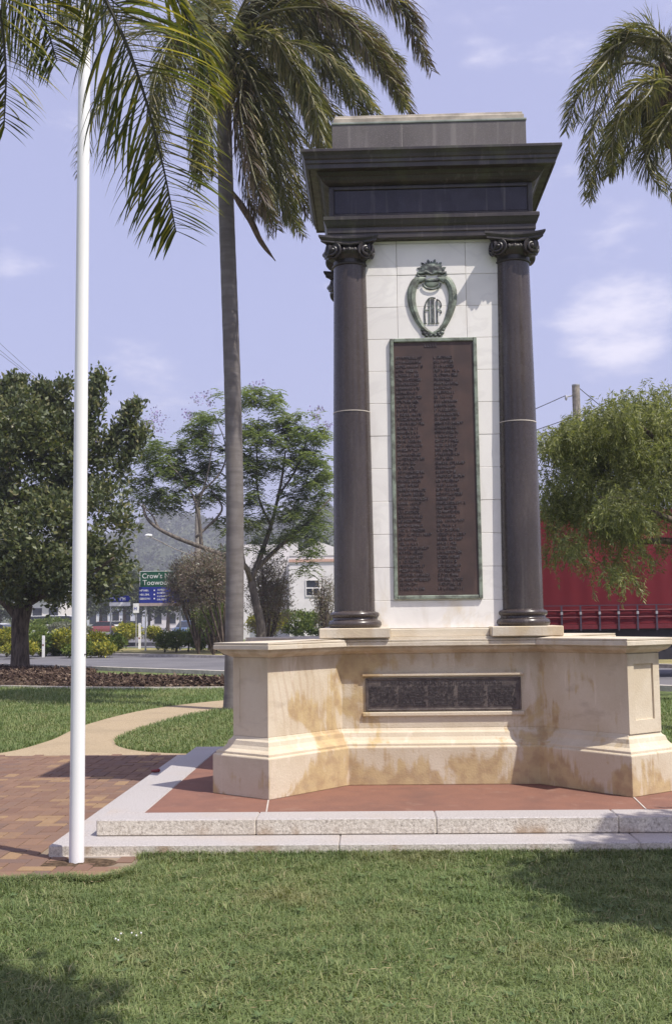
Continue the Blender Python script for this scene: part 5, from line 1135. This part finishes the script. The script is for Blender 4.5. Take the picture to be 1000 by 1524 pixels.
# grey ramp in the island
p = [onz(178, 962), onz(232, 962), onz(232, 952), onz(190, 952)]
tag(nmesh('median_ramp', [(*v[:2], .02) for v in p]+[(*v[:2], .22) for v in p], [(0,1,5,4),(1,2,6,5),(2,3,7,6),(3,0,4,7),(4,5,6,7)], 'asphalt'), kind='structure')
def sag(a, b, d, n_=14): return [a.lerp(b, i/n_) - Vector((0, 0, d*4*(i/n_)*(1-i/n_))) for i in range(n_+1)]
YL = 72.; q = lambda px, py: at(px, py, YL); x0 = q(294, 900).x
lp = thing('lamp_pole', 'pale timber power pole with a long street lamp arm behind the feathery tree', 'lamp post', (x0, YL, 0)); pz_ = q(0, 742).z
MB().tube([(x0, YL, 0), (x0+.02, YL, pz_)], [.24, .17], 12).build('pole', 'timber_pole', lp)
ar = [Vector((x0, YL-.2, q(0, 834).z)), at(262, 818, YL-.4), at(224, 799, YL-.6)]; MB().tube(ar, .03, 6).build('lamp_arm', 'timber_pole', lp); MB().ball(at(221, 797, YL-.6), (.26, .16, .11), 10, 6).build('lamp_head', 'sign_white', lp)
for i, (yl_, lab) in enumerate(((462, 'upper overhead wire crossing the sky above the dark tree'), (497, 'middle overhead wire crossing the sky above the dark tree'), (520, 'lower overhead wire crossing the sky above the dark tree'))):
    A = at(-250, yl_-190, 52); Bp = Vector((x0-.9+.9*i, YL-.2, pz_-.36)); tag(MB().tube(sag(A, Bp, .5), .011, 5).build('overhead_wire', 'wire'), lab, 'wire', 'overhead wires on the left')
YR = 46.; q = lambda px, py: at(px, py, YR); x0 = q(861, 700).x; up_ = thing('power_pole', 'weathered timber power pole rising behind the weeping tree', 'power pole', (x0, YR, 0)); zt2 = q(861, 574).z
MB().tube([(x0, YR, 0), (x0, YR, zt2)], [.21, .16], 14).build('pole', 'timber_pole', up_); MB().lathe((x0, YR), [(.17, zt2), (.17, zt2+.05), (.02, zt2+.1)], 14).build('pole_cap', 'galv', up_)
ins_ = MB(); ins_.tube([(x0-.17, YR-.02, zt2-.42), (x0-.42, YR-.1, zt2-.48)], .03, 6); ins_.ball((x0-.44, YR-.1, zt2-.52), (.06, .06, .12), 8, 5); ins_.build('insulator', 'galv', up_)
for A, Bp, lab in ((Vector((x0-.44, YR-.1, zt2-.42)), at(560, 690, 60), 'upper wire running left from the timber power pole'), (Vector((x0-.2, YR, zt2-1.35)), at(560, 700, 60), 'lower wire running left from the timber power pole'), (Vector((x0+.17, YR, zt2-.12)), at(1100, 740, 38), 'wire sloping down right from the timber power pole')):
    tag(MB().tube(sag(A, Bp, .25), .018, 5).build('overhead_wire', 'wire'), lab, 'wire', 'overhead wires on the right')
YK = 46.5; hd = at(808, 668, YK); sl = thing('street_lamp', 'street lamp head on a thin arm beside the dark right column', 'street lamp', (at(850, 0, YK).x, YK, 0))
MB().tube([(at(850, 0, YK).x, YK, 0), (at(850, 0, YK).x, YK, at(0, 690, YK).z)], .06, 8).build('pole', 'galv', sl); MB().tube([(at(850, 0, YK).x, YK, at(0, 690, YK).z), at(838, 676, YK), at(818, 668, YK)], .035, 6).build('lamp_arm', 'galv', sl); MB().ball(hd, (.26, .16, .16), 10, 6).build('lamp_head', 'sign_white', sl)

# ------------------------------------------------------------------ air
HAZE = .00075
if HAZE:
    k = NT('haze'); v_ = k.n('ShaderNodeVolumePrincipled', {'Color': (.80, .80, .92), 'Density': HAZE, 'Anisotropy': .2}); k.t.links.new(v_.outputs[0], k.out.inputs[1]); MT['haze'] = k.m
    hz = MB().box(-1400, 1400, -60, 1160, -2.5, 105).build('haze', 'haze'); hz['kind'] = 'stuff'
